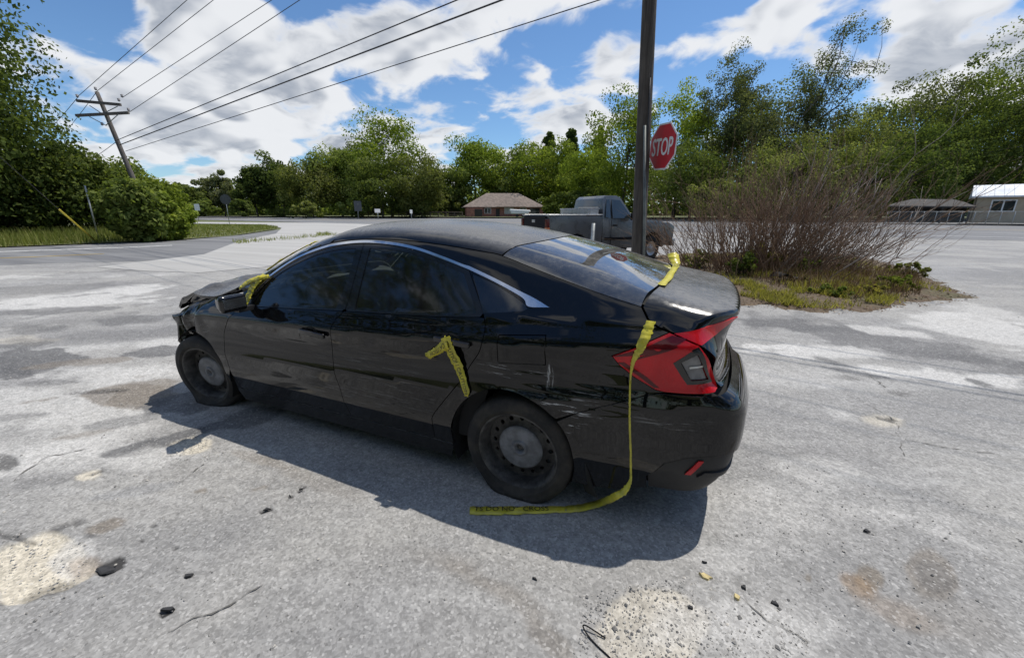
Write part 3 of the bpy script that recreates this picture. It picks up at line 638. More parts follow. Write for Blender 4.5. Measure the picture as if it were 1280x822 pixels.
car = tag(empty('sedan_car'), 'crashed black sedan with crumpled front, flat tyres and tied yellow tape', 'car')
RK = 0.85                                     # metres per radian for the rear wrap's angle
def P_rearu(uv): uv = np.asarray(uv, float); return P_rear(np.stack([np.degrees(uv[:, 0] / RK), uv[:, 1]], 1))
def rz(a, z): return (math.radians(a) * RK, z)
TX, TZ, TK = -0.5, 0.80, 0.45                 # trunk lid: angle about a cross-wise axis
def P_trunk(uv):
    uv = np.asarray(uv, float); a = uv[:, 0] / TK
    d = np.stack([-np.cos(a), 0 * a, np.sin(a)], 1)
    o = np.stack([TX + 0 * a, uv[:, 1], TZ + 0 * a], 1) + 0.75 * d
    return shoot(o, -d, 0.75, 90)[0]
def tk(x, y, z): return (math.atan2(z - TZ, TX - x) * TK, y)
def panel(name, loop, proj, mat, parent, holes=(), grid=0.028, gap=0.0022, flange=0.014, off=0.0, deform=None, mirror=False, step=0.02):
    L = inset(resample(loop, step), gap)
    H = [inset(resample(h, step), -gap) for h in holes]
    P, T = fill2d([L] + H, grid)
    X = proj(P); N = G_(X); X = X + off * N
    fn = np.mean([np.dot(np.cross(X[f[1]] - X[f[0]], X[f[2]] - X[f[0]]), N[f[0]]) for f in T])
    if fn < 0: T = [f[::-1] for f in T]
    if deform is not None:
        X2 = deform(X); 
        acc = np.zeros_like(X2)
        Tn = np.array(T); cr = np.cross(X2[Tn[:, 1]] - X2[Tn[:, 0]], X2[Tn[:, 2]] - X2[Tn[:, 0]])
        for k in range(3): np.add.at(acc, Tn[:, k], cr)
        N = acc / np.maximum(np.linalg.norm(acc, axis=1, keepdims=True), 1e-9); X = X2
    V = list(X); NN = list(N); Fs = list(T)
    if flange:
        be = border_edges(T); ids = sorted({i for e in be for i in e}); a = {}; b = {}
        for i in ids:
            a[i] = len(V); V.append(X[i]); NN.append(None); b[i] = len(V); V.append(X[i] - flange * N[i]); NN.append(None)
        for (i, j) in be:
            Fs.append((a[j], a[i], b[i], b[j]))
            e = X[j] - X[i]; out = np.cross(e, N[i]); l = np.linalg.norm(out)
            out = out / l if l > 1e-9 else N[i]
            for q in (a[i], a[j], b[i], b[j]): NN[q] = out if NN[q] is None else NN[q]
    V = np.array(V); NN = np.array(NN)
    o = mesh_obj(name, V, Fs, mat, parent, True, NN)
    if mirror:
        mp = mirror if isinstance(mirror, bpy.types.Object) else parent
        mm = np.array([1, -1, 1.0])
        return o, mesh_obj(name, V * mm, [f[::-1] for f in Fs], mat, mp, True, NN * mm)
    return o
def arc(c, r, a0, a1, n=26): return [(c[0] + r * math.cos(R_(a)), c[1] + r * math.sin(R_(a))) for a in np.linspace(a0, a1, n)]
cat = lambda *cs: np.vstack([np.asarray(c, float) for c in cs])
# ---- side curves in (x, z)
topline = curve([(2.17, 0.955), (2.09, 1.01), (1.90, 1.135), (1.70, 1.235), (1.50, 1.305), (1.30, 1.335), (1.10, 1.347), (0.90, 1.347), (0.70, 1.338), (0.50, 1.322), (0.30, 1.30), (0.194, 1.285), (-0.061, 1.214), (-0.32, 1.148), (-0.559, 1.095)], 6)
doorline = curve([(2.09, 0.90), (2.0, 1.012), (1.88, 1.108), (1.72, 1.20), (1.54, 1.264), (1.36, 1.303), (1.161, 1.322), (0.95, 1.318), (0.75, 1.297), (0.55, 1.255), (0.363, 1.208)], 6)
bseam = curve([(1.161, 1.322), (1.166, 1.10), (1.178, 0.936), (1.232, 0.868), (1.262, 0.76), (1.276, 0.634), (1.252, 0.50), (1.215, 0.40), (1.18, 0.225)], 6)
fseam = curve([(2.09, 0.90), (2.20, 0.815), (2.335, 0.67), (2.355, 0.57), (2.345, 0.46), (2.315, 0.34), (2.285, 0.225)], 6)
rseam = curve([(0.363, 1.208), (0.217, 1.005), (0.183, 0.924), (0.198, 0.831), (0.262, 0.735), (0.335, 0.62), (0.50, 0.409), (0.518, 0.335), (0.525, 0.225)], 6)
belt = lambda x0, x1: [(x, float(Z_belt(x)) + 0.012) for x in np.linspace(x0, x1, 9)]
RA = (0.04, 0.28); RAR = 0.357; FA = (2.725, 0.275); FAR = 0.345
def cutx(c, f): return [p for p in c if f(p)]
# doors
i_b = min(range(len(bseam)), key=lambda i: abs(bseam[i][1] - (Z_belt(1.19) + 0.012)))
i_r = min(range(len(rseam)), key=lambda i: abs(rseam[i][1] - (Z_belt(0.21) + 0.012)))
fd_body = cat(fseam[::-1], belt(2.06, 1.21), bseam[i_b:])
rd_body = cat(bseam[i_b:][::-1], belt(1.16, 0.24), rseam[i_r:])
fd_frame = cat(doorline[:37], bseam[1:i_b], belt(1.2, 2.07))
rd_frame = cat(bseam[:i_b][::-1], doorline[37:], rseam[1:i_r], belt(0.23, 1.16))
fglass = cat(curve([(2.045, 0.90), (1.95, 1.02), (1.84, 1.105), (1.70, 1.178), (1.54, 1.236), (1.36, 1.275), (1.215, 1.288)], 4), [(1.222, 1.1), (1.26, 0.938)], belt(1.3, 2.0) + np.array([0, 0.012]))
rglass = cat(curve([(1.10, 1.293), (0.95, 1.291), (0.75, 1.270), (0.55, 1.228), (0.395, 1.188)], 4), [(0.262, 1.003)], belt(0.35, 1.05) + np.array([0, 0.012]), [(1.10, 0.938), (1.102, 1.1)])
for sgn_pass in (0,):
    dl, dr = panel('front_door', fd_body, P_side, M_paint, car, mirror=True, grid=0.022)
    rl, rr = panel('rear_door', rd_body, P_side, M_paint, car, mirror=True, grid=0.022)
    panel('window_frame', fd_frame, P_side, M_trim, dl, holes=[fglass], off=-0.003, mirror=dr)
    panel('window', fglass, P_side, M_sideglass, dl, off=-0.007, flange=0.0, gap=-0.004, mirror=dr)
    panel('window_frame', rd_frame, P_side, M_trim, rl, holes=[rglass], off=-0.003, mirror=rr)
    panel('window', rglass, P_side, M_sideglass, rl, off=-0.007, flange=0.0, gap=-0.004, mirror=rr)
# body side: pillars, roof rail, quarter panel round the rear wheel
qwin = cat([(0.335, 1.186), (0.186, 1.143), (0.06, 1.093), (-0.005, 1.062), (-0.02, 1.046), (0.0, 1.038)], [(0.10, 1.022), (0.215, 1.008)])
fuel = np.array([(0.096, 0.918), (-0.149, 0.945), (-0.155, 0.80), (0.10, 0.772)])
lamp_side = [(-0.691, 1.006), (-0.575, 0.945), (-0.464, 0.887), (-0.50, 0.842), (-0.56, 0.796), (-0.66, 0.742), (-0.70, 0.735)]
bump_side = [(-0.638, 0.717), (-0.55, 0.683), (-0.463, 0.645), (-0.319, 0.582), (-0.222, 0.532)]
side_loop = cat(topline, [(-0.592, 1.051), (-0.64, 1.023)], lamp_side, bump_side, arc(RA, RAR, 137, -10)[1:], [(0.41, 0.225)], rseam[::-1], doorline[::-1][1:], [(2.13, 0.915)])
panel('body_side', side_loop, P_side, M_paint, car, holes=[qwin, fuel], mirror=True, grid=0.021)
panel('fuel_door', fuel, P_side, M_paint, car, off=0.0008)
panel('quarter_window', qwin, P_side, M_sideglass, car, off=-0.004, flange=0, gap=-0.004, mirror=True)
panel('rocker_panel', cat([(2.285, 0.221), (0.525, 0.221), (0.41, 0.221), (0.40, 0.20), (0.43, 0.115), (2.30, 0.115), (2.335, 0.20), (2.315, 0.33)]), P_side, M_paint, car, mirror=True)
# chrome line over the windows
ch_low = doorline[2:] 
ch_tail = curve([(0.363, 1.208), (0.20, 1.158), (0.046, 1.105), (0.0, 1.083), (-0.03, 1.056), (-0.137, 1.061)], 6)
ch_up_tail = curve([(-0.137, 1.061), (-0.05, 1.094), (0.046, 1.124), (0.20, 1.174), (0.363, 1.2245)], 6)
ch_up = doorline[2:] + np.array([[0.004, 0.0145]])
panel('chrome_trim', cat(ch_low, ch_tail[1:], ch_up_tail[1:], ch_up[::-1][1:]), P_side, M_chrome, car, off=0.005, flange=0.008, gap=0.0, grid=0.05, mirror=True)
# taillights, in (angle, z) round the rear corner
def side_to_rear(pts):
    q = P_side(pts); return np.stack([np.arctan2(q[:, 1], AX - q[:, 0]) * RK, q[:, 2]], 1)
ls = side_to_rear(lamp_side)
lampA = cat(ls, [rz(52, 0.735), rz(45, 0.742), rz(43.6, 0.755), rz(46, 0.863), rz(50, 0.958)])
clear = np.array([rz(53.5, 0.882), rz(50.6, 0.925), rz(46.2, 0.80), rz(50.6, 0.798)])
seamA = np.array([rz(68.3, 0.858), rz(62.5, 0.80), rz(58.7, 0.752), rz(57.5, 0.754), rz(60.6, 0.80), rz(66.6, 0.862)])
def build_lamps():
    a, a2 = panel('taillight', lampA, P_rearu, M_red, car, holes=[clear], off=0.004, flange=0.02, mirror=True, grid=0.02)
    panel('reversing_lens', clear, P_rearu, M_clearlens, a, off=-0.004, flange=0.012, gap=0.001, mirror=a2, grid=0.02)
    panel('lens_surround', np.array([rz(55.2, 0.878), rz(51.6, 0.945), rz(50.2, 0.955), rz(45.0, 0.785), rz(51.4, 0.778)]), P_rearu, M_trim, a, holes=[clear], off=0.0055, flange=0.003, gap=0.0005, mirror=a2, grid=0.02)
    panel('lens_rib', np.array([rz(64.5, 0.885), rz(55.0, 0.955), rz(54.6, 0.950), rz(64.0, 0.878)]), P_rearu, M_darkred, a, off=0.0058, flange=0.003, gap=0, mirror=a2, grid=0.02)
    panel('lamp_bar', np.array([rz(51.5, 0.862), rz(47.8, 0.872), rz(47.6, 0.864), rz(51.3, 0.853)]), P_rearu, M_plate, a, off=0.001, flange=0.004, gap=0, mirror=a2, grid=0.02)
    panel('dark_lens_band', seamA, P_rearu, M_darkred, a, off=0.0055, flange=0.003, gap=0, mirror=a2, grid=0.02)
    tp = np.array([(u, z) for u, z in cat(ls[2:1:-1] + np.array([0.004, -0.004]), ls[1::-1] + np.array([[-.006, -0.012]]), [rz(52.3, 0.985), rz(59, 0.915)])])
    panel('dark_lens_top', tp, P_rearu, M_darkred, a, off=0.0055, flange=0.003, gap=0, mirror=a2, grid=0.02)
build_lamps()
lampB = cat([rz(55.2, 1.003), rz(50, 1.022), rz(42, 1.043), rz(36, 1.052), rz(33, 1.046), rz(35, 1.035), rz(43, 0.985), rz(49.4, 0.957)])
panel('trunk_lamp', lampB, P_rearu, M_red, car, off=0.005, flange=0.02, mirror=True, grid=0.02)
# trunk lid
te3 = P_side([(-0.566, 1.094), (-0.598, 1.050), (-0.646, 1.022), (-0.700, 1.006)]); te = [tk(*p) for p in te3] + [tk(-0.83, 0.785, 0.962), tk(-0.90, 0.73, 0.87), tk(-0.935, 0.70, 0.75)]
gl3 = P_top([(-0.612, 0.5), (-0.640, 0.25), (-0.647, 0.0)]); front = [te[0]] + [tk(*p) for p in gl3]
half = cat(te[::-1], curve(front, 5)[1:])
lid = cat(half, (half * np.array([1, -1]))[::-1][1:])
plate_hole = None
trunk = panel('trunk_lid', lid, P_trunk, M_paint, car, grid=0.026)
# roof, glass
def seam3(x0, x1):
    c = np.array([p for p in topline if x1 - 1e-6 <= p[0] <= x0 + 1e-6]); q = P_side(c); return q[:, :2]
roofL = seam3(1.45, 0.19); 
roof_rear = curve([(0.19, roofL[-1][1]), (0.084, 0.396), (0.03, 0.2), (0.012, 0.0)], 5); roof_front = curve([(1.47, 0.0), (1.465, 0.25), (1.44, 0.45), (roofL[0][0] - 0.0, roofL[0][1])], 5)
def mir(c): return cat(c, (np.asarray(c) * np.array([1, -1]))[::-1][1:-1] if abs(c[0][1]) < 1e-9 and abs(c[-1][1]) < 1e-9 else (np.asarray(c) * np.array([1, -1]))[::-1])
panel('roof', mir(cat(roof_front, roofL[1:], roof_rear[1:])), P_top, M_paint, car, grid=0.04)
glL = seam3(0.19, -0.56)
glass_low = curve([(-0.557, glL[-1][1]), (-0.602, 0.5), (-0.630, 0.25), (-0.637, 0.0)], 5)
panel('rear_window', mir(cat(roof_rear[::-1], glL[1:], glass_low[1:])), P_top, M_rearglass, car, off=-0.003, flange=0.0, grid=0.035)
wsL = seam3(2.17, 1.45)
ws_low = curve([(2.40, 0.0), (2.35, 0.35), (2.17, wsL[0][1])], 6)
panel('windscreen', mir(cat(ws_low, wsL[1:], roof_front[::-1][1:])), P_top, M_clear, car, off=-0.003, flange=0, grid=0.04)
panel('cowl', mir(cat([(2.52, 0.0), (2.47, 0.35), (2.28, 0.74)], ws_low[::-1])), P_top, M_plastic, car, off=-0.004, grid=0.04)
# crushed bonnet and wings
rng = np.random.default_rng(4)
def nz(X, s, seed=0):
    r = np.random.default_rng(seed); v = 0
    for k in range(6):
        a = r.normal(size=3) * s * (1.4 ** (k % 3)); v = v + np.sin(X @ a + r.uniform(0, 6.28)) * (0.75 ** (k % 3))
    return v / 3.0
sst = lambda x, a, b: np.clip((x - a) / (b - a), 0, 1) ** 2 * (3 - 2 * np.clip((x - a) / (b - a), 0, 1))
def bonnet_bend(X):
    X = X.copy(); x = X[:, 0].copy()
    X[:, 2] += 0.03 * sst(x, 2.45, 2.75) - 0.09 * sst(x, 2.98, 3.35) + 0.035 * np.exp(-((x - 2.72 - 0.1 * X[:, 1]) / 0.07) ** 2) * (0.4 + 0.6 * np.abs(X[:, 1]))
    a = sst(x, 2.55, 2.9); X[:, 2] += a * 0.026 * nz(X, 8, 3); X[:, 0] -= 0.06 * sst(x, 2.8, 3.3) * (0.5 + 0.5 * nz(X, 4, 9)); return X
bon = mir(cat(curve([(3.26, 0.0), (3.28, 0.3), (3.27, 0.55), (3.20, 0.73)], 5), curve([(3.20, 0.73), (2.95, 0.775), (2.6, 0.79), (2.29, 0.755)], 5)[1:], [(2.475, 0.36), (2.525, 0.0)]))
hood = panel('bonnet', bon, P_top, M_paint, car, deform=bonnet_bend, grid=0.035, flange=0.02)
def wing_bend(X):
    X = X.copy(); x = X[:, 0].copy(); z = X[:, 2].copy(); a = sst(x, 2.45, 2.95); s = np.sign(X[:, 1])
    X[:, 1] -= s * a * (0.03 + 0.04 * nz(X, 11, 12) + 0.045 * np.exp(-((x - 2.72 + 0.6 * (z - 0.7)) / 0.03) ** 2) - 0.04 * np.exp(-((x - 2.82 + 0.5 * (z - 0.7)) / 0.035) ** 2) + 0.04 * np.exp(-((x - 2.93 - 0.4 * (z - 0.7)) / 0.03) ** 2))
    X[:, 2] += a * 0.02 * nz(X, 8, 22) - 0.04 * a * (z > 0.75); X[:, 0] -= 0.05 * sst(x, 2.75, 3.1); return X
wing = cat(fseam[:-8], arc(FA, FAR, 183, 38), [(3.04, 0.50), (3.10, 0.56), (3.115, 0.66), (3.08, 0.76)], curve([(3.0, 0.80), (2.85, 0.845), (2.6, 0.885), (2.3, 0.918)], 4), [(2.15, 0.915)])
panel('front_wing', wing, P_side, M_paint, car, deform=wing_bend, mirror=True, grid=0.024)
# rear bumper with a darker lower valance
bs = side_to_rear(bump_side)[::-1]
ar = side_to_rear(arc(RA, RAR, 200, 138, 14))
bt = cat(ar, bs[1:], [rz(57, 0.726), rz(51, 0.727), rz(44.5, 0.732), rz(40, 0.738), rz(30, 0.74), rz(15, 0.742), rz(0, 0.742)])
bl = cat([rz(0, 0.46), rz(20, 0.46), rz(37, 0.455), rz(44, 0.445), rz(50, 0.425), rz(55, 0.385), rz(58.5, 0.30), rz(57.5, 0.225), rz(66, 0.175), rz(74, 0.165)])
hb = cat(bl, ar[:1] * 0 + np.array([side_to_rear([(-0.31, 0.168)])[0]]), bt)
panel('rear_bumper', mir(hb), P_rearu, M_paint, car, grid=0.028)
val = cat([rz(0, 0.222), rz(30, 0.225), rz(43, 0.225), rz(50, 0.215), rz(57.3, 0.222), rz(58.2, 0.298), rz(54.8, 0.382), rz(50, 0.421), rz(44, 0.441), rz(37, 0.451), rz(20, 0.456), rz(0, 0.456)])
panel('bumper_valance', mir(val), P_rearu, M_plastic, car, off=-0.012, grid=0.03)
for sg in (1, -1):
    vv = [rz(47.6, 0.412), rz(46.5, 0.412), rz(48.9, 0.335), rz(50.2, 0.335)]
    panel('reflector', np.array([(u * sg, z) for u, z in vv]), P_rearu, M_red, car, off=-0.004, flange=0.006, gap=0, grid=0.03)
    panel('valance_rib', np.array([(u * sg, z) for u, z in [rz(46, 0.355), rz(20, 0.345), rz(20, 0.330), rz(47.5, 0.325)]]), P_rearu, M_plastic, car, off=-0.002, flange=0.012, gap=0, grid=0.05)
panel('license_plate', np.array([rz(-15.5, 0.93), rz(15.5, 0.93), rz(15.5, 0.79), rz(-15.5, 0.79)]), P_rearu, M_plate, car, off=0.006, flange=0.005, gap=0, grid=0.06)
# ---- door handles
def handle(parent, x, z, sgn):
    q = P_side([(x, z)])[0]; n = G_(np.array([q]))[0]; q[1] *= sgn; n[1] *= sgn
    bm = bmesh.new(); add_box(bm, (0, 0, 0), (0.215, 0.022, 0.030), bevel=0.010, seg=3)
    for v in bm.verts: v.co.y += (-0.012 * (v.co.x / 0.11) ** 2 + 0.026) * sgn; v.co.z += 0.006 * (v.co.x / 0.1)
    h = bm_obj('door_handle', bm, M_trim, parent, auto=35, loc=q)
    V = []; Fc = []; n_ = 20                     # flat dark disc: painted shade of the finger cup behind the bar
    ctr = P_side([(x + 0.02, z + 0.004)])[0]
    ring = [(x + 0.02 + 0.062 * math.cos(2 * math.pi * k / n_), z + 0.004 + 0.034 * math.sin(2 * math.pi * k / n_)) for k in range(n_)]
    r3 = P_side(ring); rn = G_(r3); V = list(r3 + 0.0012 * rn); Fc = [tuple(range(n_))]
    V = [v * np.array([1, sgn, 1]) for v in V]
    mesh_obj('cup_shade', V, Fc if sgn < 0 else [Fc[0][::-1]], M_under, parent)
for par, x, z, s in ((dl, 1.405, 0.772, 1), (dr, 1.405, 0.772, -1), (rl, 0.36, 0.855, 1), (rr, 0.36, 0.855, -1)): handle(par, x, z, s)
# ---- mirrors
def door_mirror(sgn):
    root = (dl if sgn > 0 else dr)
    bm = bmesh.new(); add_box(bm, (0, 0, 0), (0.12, 0.21, 0.14), bevel=0.05, seg=5)
    for v in bm.verts:
        t = (v.co.x + 0.055) / 0.11
        v.co.y *= 1 - 0.35 * t; v.co.z *= 1 - 0.35 * t; v.co.z += -0.02 * (v.co.y * sgn < 0) * 0
    bmesh.ops.scale(bm, vec=(0.95, 0.88, 0.86), verts=bm.verts); hs = bm_obj('mirror_housing', bm, M_trim, root, auto=50, loc=(2.02, 0.985 * sgn, 0.935))
    bm = bmesh.new(); add_box(bm, (-0.0588, 0.0, 0.0), (0.008, 0.142, 0.084), bevel=0.0035)
    for v in bm.verts:
        if abs(v.co.y) > 0.06: v.co.z *= 0.75
    bm_obj('mirror_glass', bm, M_chrome_dim, hs, auto=40)
    bm = bmesh.new(); add_box(bm, (0.01, -0.10 * sgn, -0.06), (0.06, 0.12, 0.035), bevel=0.01)
    bm_obj('mirror_arm', bm, M_plastic, hs, auto=40)
M_chrome_dim = plain('mirror_silver', (0.16, 0.17, 0.18), 0.2, metal=0.8, var=0.25, scale=9)
door_mirror(1); door_mirror(-1)
# ---- wheels: tyre run flat, pressed steel disc with a ring of holes
def flat_tyre(V, hub, bulge):
    out = []
    for v in V:
        x, y, z = v[0], v[1], v[2]
        wz = z + hub
        if wz < 0.10:
            k = (0.10 - wz) / 0.10
            y = y + math.copysign(bulge * min(k, 1.0), y); wz = max(0.003 + 0.35 * max(wz, 0) ** 1.0 if wz > 0 else 0.003, 0.003) if wz < 0.02 else wz
        out.append((x, y, max(wz, 0.003) - hub))
    return out
TYRE = [(0.213, -0.085), (0.222, -0.100), (0.245, -0.110), (0.275, -0.112), (0.298, -0.104), (0.311, -0.088), (0.316, -0.06), (0.318, -0.03), (0.318, 0.03), (0.316, 0.06), (0.311, 0.088), (0.298, 0.104), (0.275, 0.112), (0.252, 0.111), (0.249, 0.1125), (0.246, 0.110), (0.222, 0.100), (0.213, 0.085), (0.205, 0.0)]
def wheel_meshes():
    V, Fc = lathe_arrays(TYRE, 72, closed=True)
    # shallow tread grooves
    prof = [(0.213, -0.09), (0.228, -0.098), (0.231, -0.092), (0.215, -0.08), (0.205, -0.02), (0.205, 0.045), (0.213, 0.078), (0.221, 0.088), (0.228, 0.097), (0.233, 0.094), (0.233, 0.102), (0.226, 0.1045), (0.217, 0.099), (0.207, 0.074), (0.201, 0.045), (0.198, 0.02)]
    rim = lathe_arrays(prof, 64)
    n = 16
    outer = [(0.199 * math.cos(2 * math.pi * k / 56), 0.199 * math.sin(2 * math.pi * k / 56)) for k in range(56)]
    holes = [[(0.166 * math.cos(2 * math.pi * h / n) + 0.0135 * math.cos(2 * math.pi * k / 10), 0.166 * math.sin(2 * math.pi * h / n) + 0.0135 * math.sin(2 * math.pi * k / 10)) for k in range(10)] for h in range(n)]
    bore = [(0.030 * math.cos(2 * math.pi * k / 20), 0.030 * math.sin(2 * math.pi * k / 20)) for k in range(20)]
    P, T = fill2d([np.array(outer)] + [np.array(h) for h in holes] + [np.array(bore)], 0.016)
    pr_ = cub([0.0, 0.03, 0.05, 0.07, 0.115, 0.128, 0.14, 0.166, 0.186, 0.20], [0.050, 0.050, 0.050, 0.052, 0.050, 0.044, 0.030, 0.022, 0.018, 0.020])
    r = np.linalg.norm(P, axis=1); D = np.stack([P[:, 0], pr_(r), P[:, 1]], 1)
    Vd = list(D); Fd = [f[::-1] for f in T]
    for (i, j) in border_edges(T):                # thickness round the holes
        o = len(Vd); Vd += [D[i], D[j], D[j] - [0, 0.012, 0], D[i] - [0, 0.012, 0]]; Fd.append((o, o + 1, o + 2, o + 3))
    return (V, Fc), rim, (Vd, Fd)
WM = wheel_meshes()
def wheel(x, y, hub, steer=0.0, camber=0.0, sgn=1, bulge=0.03):
    M = Matrix.Translation((x, y * sgn, hub)) @ Matrix.Rotation(steer, 4, 'Z') @ Matrix.Rotation(camber * sgn, 4, 'X') @ Matrix.Diagonal((1, sgn, 1, 1))
    def tf(V): return [M @ Vector(tuple(map(float, v))) for v in V]
    fl = (lambda F_: F_) if sgn > 0 else (lambda F_: [f[::-1] for f in F_])
    tv = tf(WM[0][0]); c = M.translation
    tv = [(v.x, v.y, v.z) for v in tv]; res = []
    for (a, b_, c_) in tv:
        if c_ < 0.085:
            k = min((0.085 - c_) / 0.085, 1.15); b_ += math.copysign(bulge * k * k, b_ - y * sgn)
        res.append((a, b_, max(c_, 0.004)))
    wh = mesh_obj('wheel', tf(WM[1][0]), fl(WM[1][1]), M_steelw, car, True)
    mesh_obj('tyre', res, fl(WM[0][1]), M_rubber, wh, True)
    d = mesh_obj('wheel_disc', tf(WM[2][0]), fl(WM[2][1]), M_steelw, wh, True); d.data.set_sharp_from_angle(angle=R_(50))
    hubp = [(0.0, 0.036), (0.024, 0.036), (0.026, 0.064), (0.036, 0.066), (0.044, 0.064), (0.047, 0.056), (0.055, 0.055), (0.112, 0.0565), (0.124, 0.053), (0.129, 0.046)]
    V, Fc = lathe_arrays(hubp, 40); mesh_obj('hub_plate', tf(V), fl(Fc), M_hub, wh, True)
    bm = bmesh.new()
    V, Fc = lathe_arrays([(0.0, 0.050), (0.013, 0.050), (0.016, 0.046), (0.016, 0.03)], 6); mesh_obj('axle_nut', tf(V), fl(Fc), M_steelw, wh)
    V, Fc = lathe_arrays([(0.0, -0.03), (0.14, -0.03), (0.14, 0.0), (0.0, 0.0)], 32); mesh_obj('brake_drum', tf(V), fl(Fc), M_under, wh)
wheel(0.0, 0.765, 0.270, 0.0, R_(-1.5), 1); wheel(0.0, 0.765, 0.288, 0, 0, -1)
wheel(2.735, 0.765, 0.268, R_(7), R_(-5), 1, 0.035); wheel(2.70, 0.765, 0.280, R_(-4), 0, -1)
# ---- wheel housings, underbody, flap, cabin
def housing(cx, cz, r, sgn, a0=-25):
    mb = MB(); n = 22; V = []; Fc = []
    for k in range(n + 1):
        a = R_(a0 + (205 - a0) * k / n)
        for yy in (0.872, 0.60): V.append((cx + r * math.cos(a), yy * sgn, cz + r * math.sin(a)))
    for k in range(n): Fc.append((2 * k, 2 * k + 1, 2 * k + 3, 2 * k + 2))
    o = len(V); V += [(cx, 0.60 * sgn, cz)]
    for k in range(n): Fc.append((o, 2 * k + 1, 2 * k + 3))
    mesh_obj('wheel_housing', V, Fc, M_under, car)
for s in (1, -1): housing(RA[0], RA[1], RAR + 0.004, s); housing(FA[0], FA[1], FAR + 0.004, s, 42)
bm = bmesh.new(); add_box(bm, (0.9, 0, 0.30), (3.4, 1.16, 0.26), bevel=0.03); add_box(bm, (1.36, 0, 0.27), (1.8, 1.62, 0.22), bevel=0.03); add_box(bm, (-0.62, 0, 0.34), (0.44, 1.45, 0.2), bevel=0.03)
bm_obj('underbody', bm, M_under, car)
for s in (1, -1):
    V = []; Fc = []; n = 10
    for k in range(n + 1):
        t = k / n; z = 0.50 - 0.40 * t; x = -0.245 - 0.125 * t ** 0.8; yo = 0.889 - 0.04 * t * t
        for (dx, yy) in ((0.0, yo - 0.035), (-0.055 - 0.012 * t, yo), (-0.055 - 0.012 * t, yo - 0.01), (0.0, yo - 0.045)): V.append((x + dx, yy * s, z + (0.0 if dx == 0 else 0.012 * t)))
    for k in range(n):
        for j in range(4): Fc.append((4 * k + j, 4 * k + (j + 1) % 4, 4 * k + 4 + (j + 1) % 4, 4 * k + 4 + j))
    Fc.append((0, 1, 2, 3)); Fc.append((4 * n, 4 * n + 3, 4 * n + 2, 4 * n + 1))
    mesh_obj('mud_flap', V, Fc, M_plastic, car, True).data.set_sharp_from_angle(angle=R_(40))
    V = [(2.3, 0.80 * s, 0.25), (0.3, 0.80 * s, 0.25), (0.1, 0.76 * s, 0.93), (2.2, 0.76 * s, 0.85)]
    mesh_obj('door_lining', V, [(0, 1, 2, 3)], M_cloth, car)
def seat(x, y, w_, bench=False):
    bm = bmesh.new(); add_box(bm, (x, y, 0.50), (0.50, w_, 0.18), bevel=0.05, seg=3)
    add_box(bm, (x - 0.30, y, 0.80), (0.16, w_, 0.60), Matrix.Rotation(R_(-14), 3, 'Y'), bevel=0.06, seg=3)
    for yy in ((y,) if not bench else (y - 0.35, y + 0.35)): add_box(bm, (x - 0.39, yy, 1.14), (0.10, 0.26, 0.17), Matrix.Rotation(R_(-12), 3, 'Y'), bevel=0.04, seg=3)
    bm_obj('seat', bm, M_cloth, car, auto=45)
seat(1.35, 0.37, 0.50); seat(1.35, -0.37, 0.50); seat(0.50, 0.0, 1.25, True)
bm = bmesh.new(); add_box(bm, (2.15, 0, 0.80), (0.38, 1.40, 0.26), bevel=0.08, seg=3); bm_obj('dashboard', bm, M_plastic, car, auto=45)
V, Fc = lathe_arrays([(0.17 + 0.014 * math.cos(a), 0.014 * math.sin(a)) for a in np.linspace(0, 2 * math.pi, 9)[:-1]], 28, closed=True)
Mw = Matrix.Translation((1.85, 0.37, 0.86)) @ Matrix.Rotation(R_(65), 4, 'Z') @ Matrix.Rotation(R_(0), 4, 'X') @ Matrix.Rotation(R_(0), 4, 'Y')
Mw = Matrix.Translation((1.85, 0.37, 0.86)) @ Matrix.Rotation(R_(-65), 4, 'Y') @ Matrix.Rotation(R_(90), 4, 'X')
mesh_obj('steering_wheel', [Mw @ Vector(v) for v in V], Fc, M_plastic, car, True)
bm = bmesh.new(); add_box(bm, (-0.15, 0, 0.99), (0.55, 1.30, 0.03), bevel=0.01); bm_obj('parcel_shelf', bm, M_cloth, car)
# crushed front: radiator frame, engine block, bent bumper beam
bm = bmesh.new(); add_box(bm, (2.95, 0, 0.60), (0.10, 1.25, 0.06), Matrix.Rotation(0.06, 3, 'Z'), bevel=0.01); add_box(bm, (3.02, 0, 0.42), (0.09, 1.3, 0.10), Matrix.Rotation(-0.05, 3, 'Z'), bevel=0.015)
add_box(bm, (2.93, 0.55, 0.52), (0.05, 0.05, 0.35), bevel=0.008); add_box(bm, (2.93, -0.55, 0.52), (0.05, 0.05, 0.35), bevel=0.008); add_box(bm, (2.6, 0.45, 0.52), (0.75, 0.08, 0.10), bevel=0.01); add_box(bm, (2.6, -0.45, 0.52), (0.75, 0.08, 0.10), bevel=0.01)
bm_obj('front_frame', bm, M_primer, car)
bm = bmesh.new(); add_box(bm, (2.62, 0.05, 0.60), (0.5, 0.75, 0.38), bevel=0.05); add_box(bm, (2.6, -0.1, 0.80), (0.3, 0.4, 0.1), bevel=0.03); bm_obj('engine', bm, M_under, car)

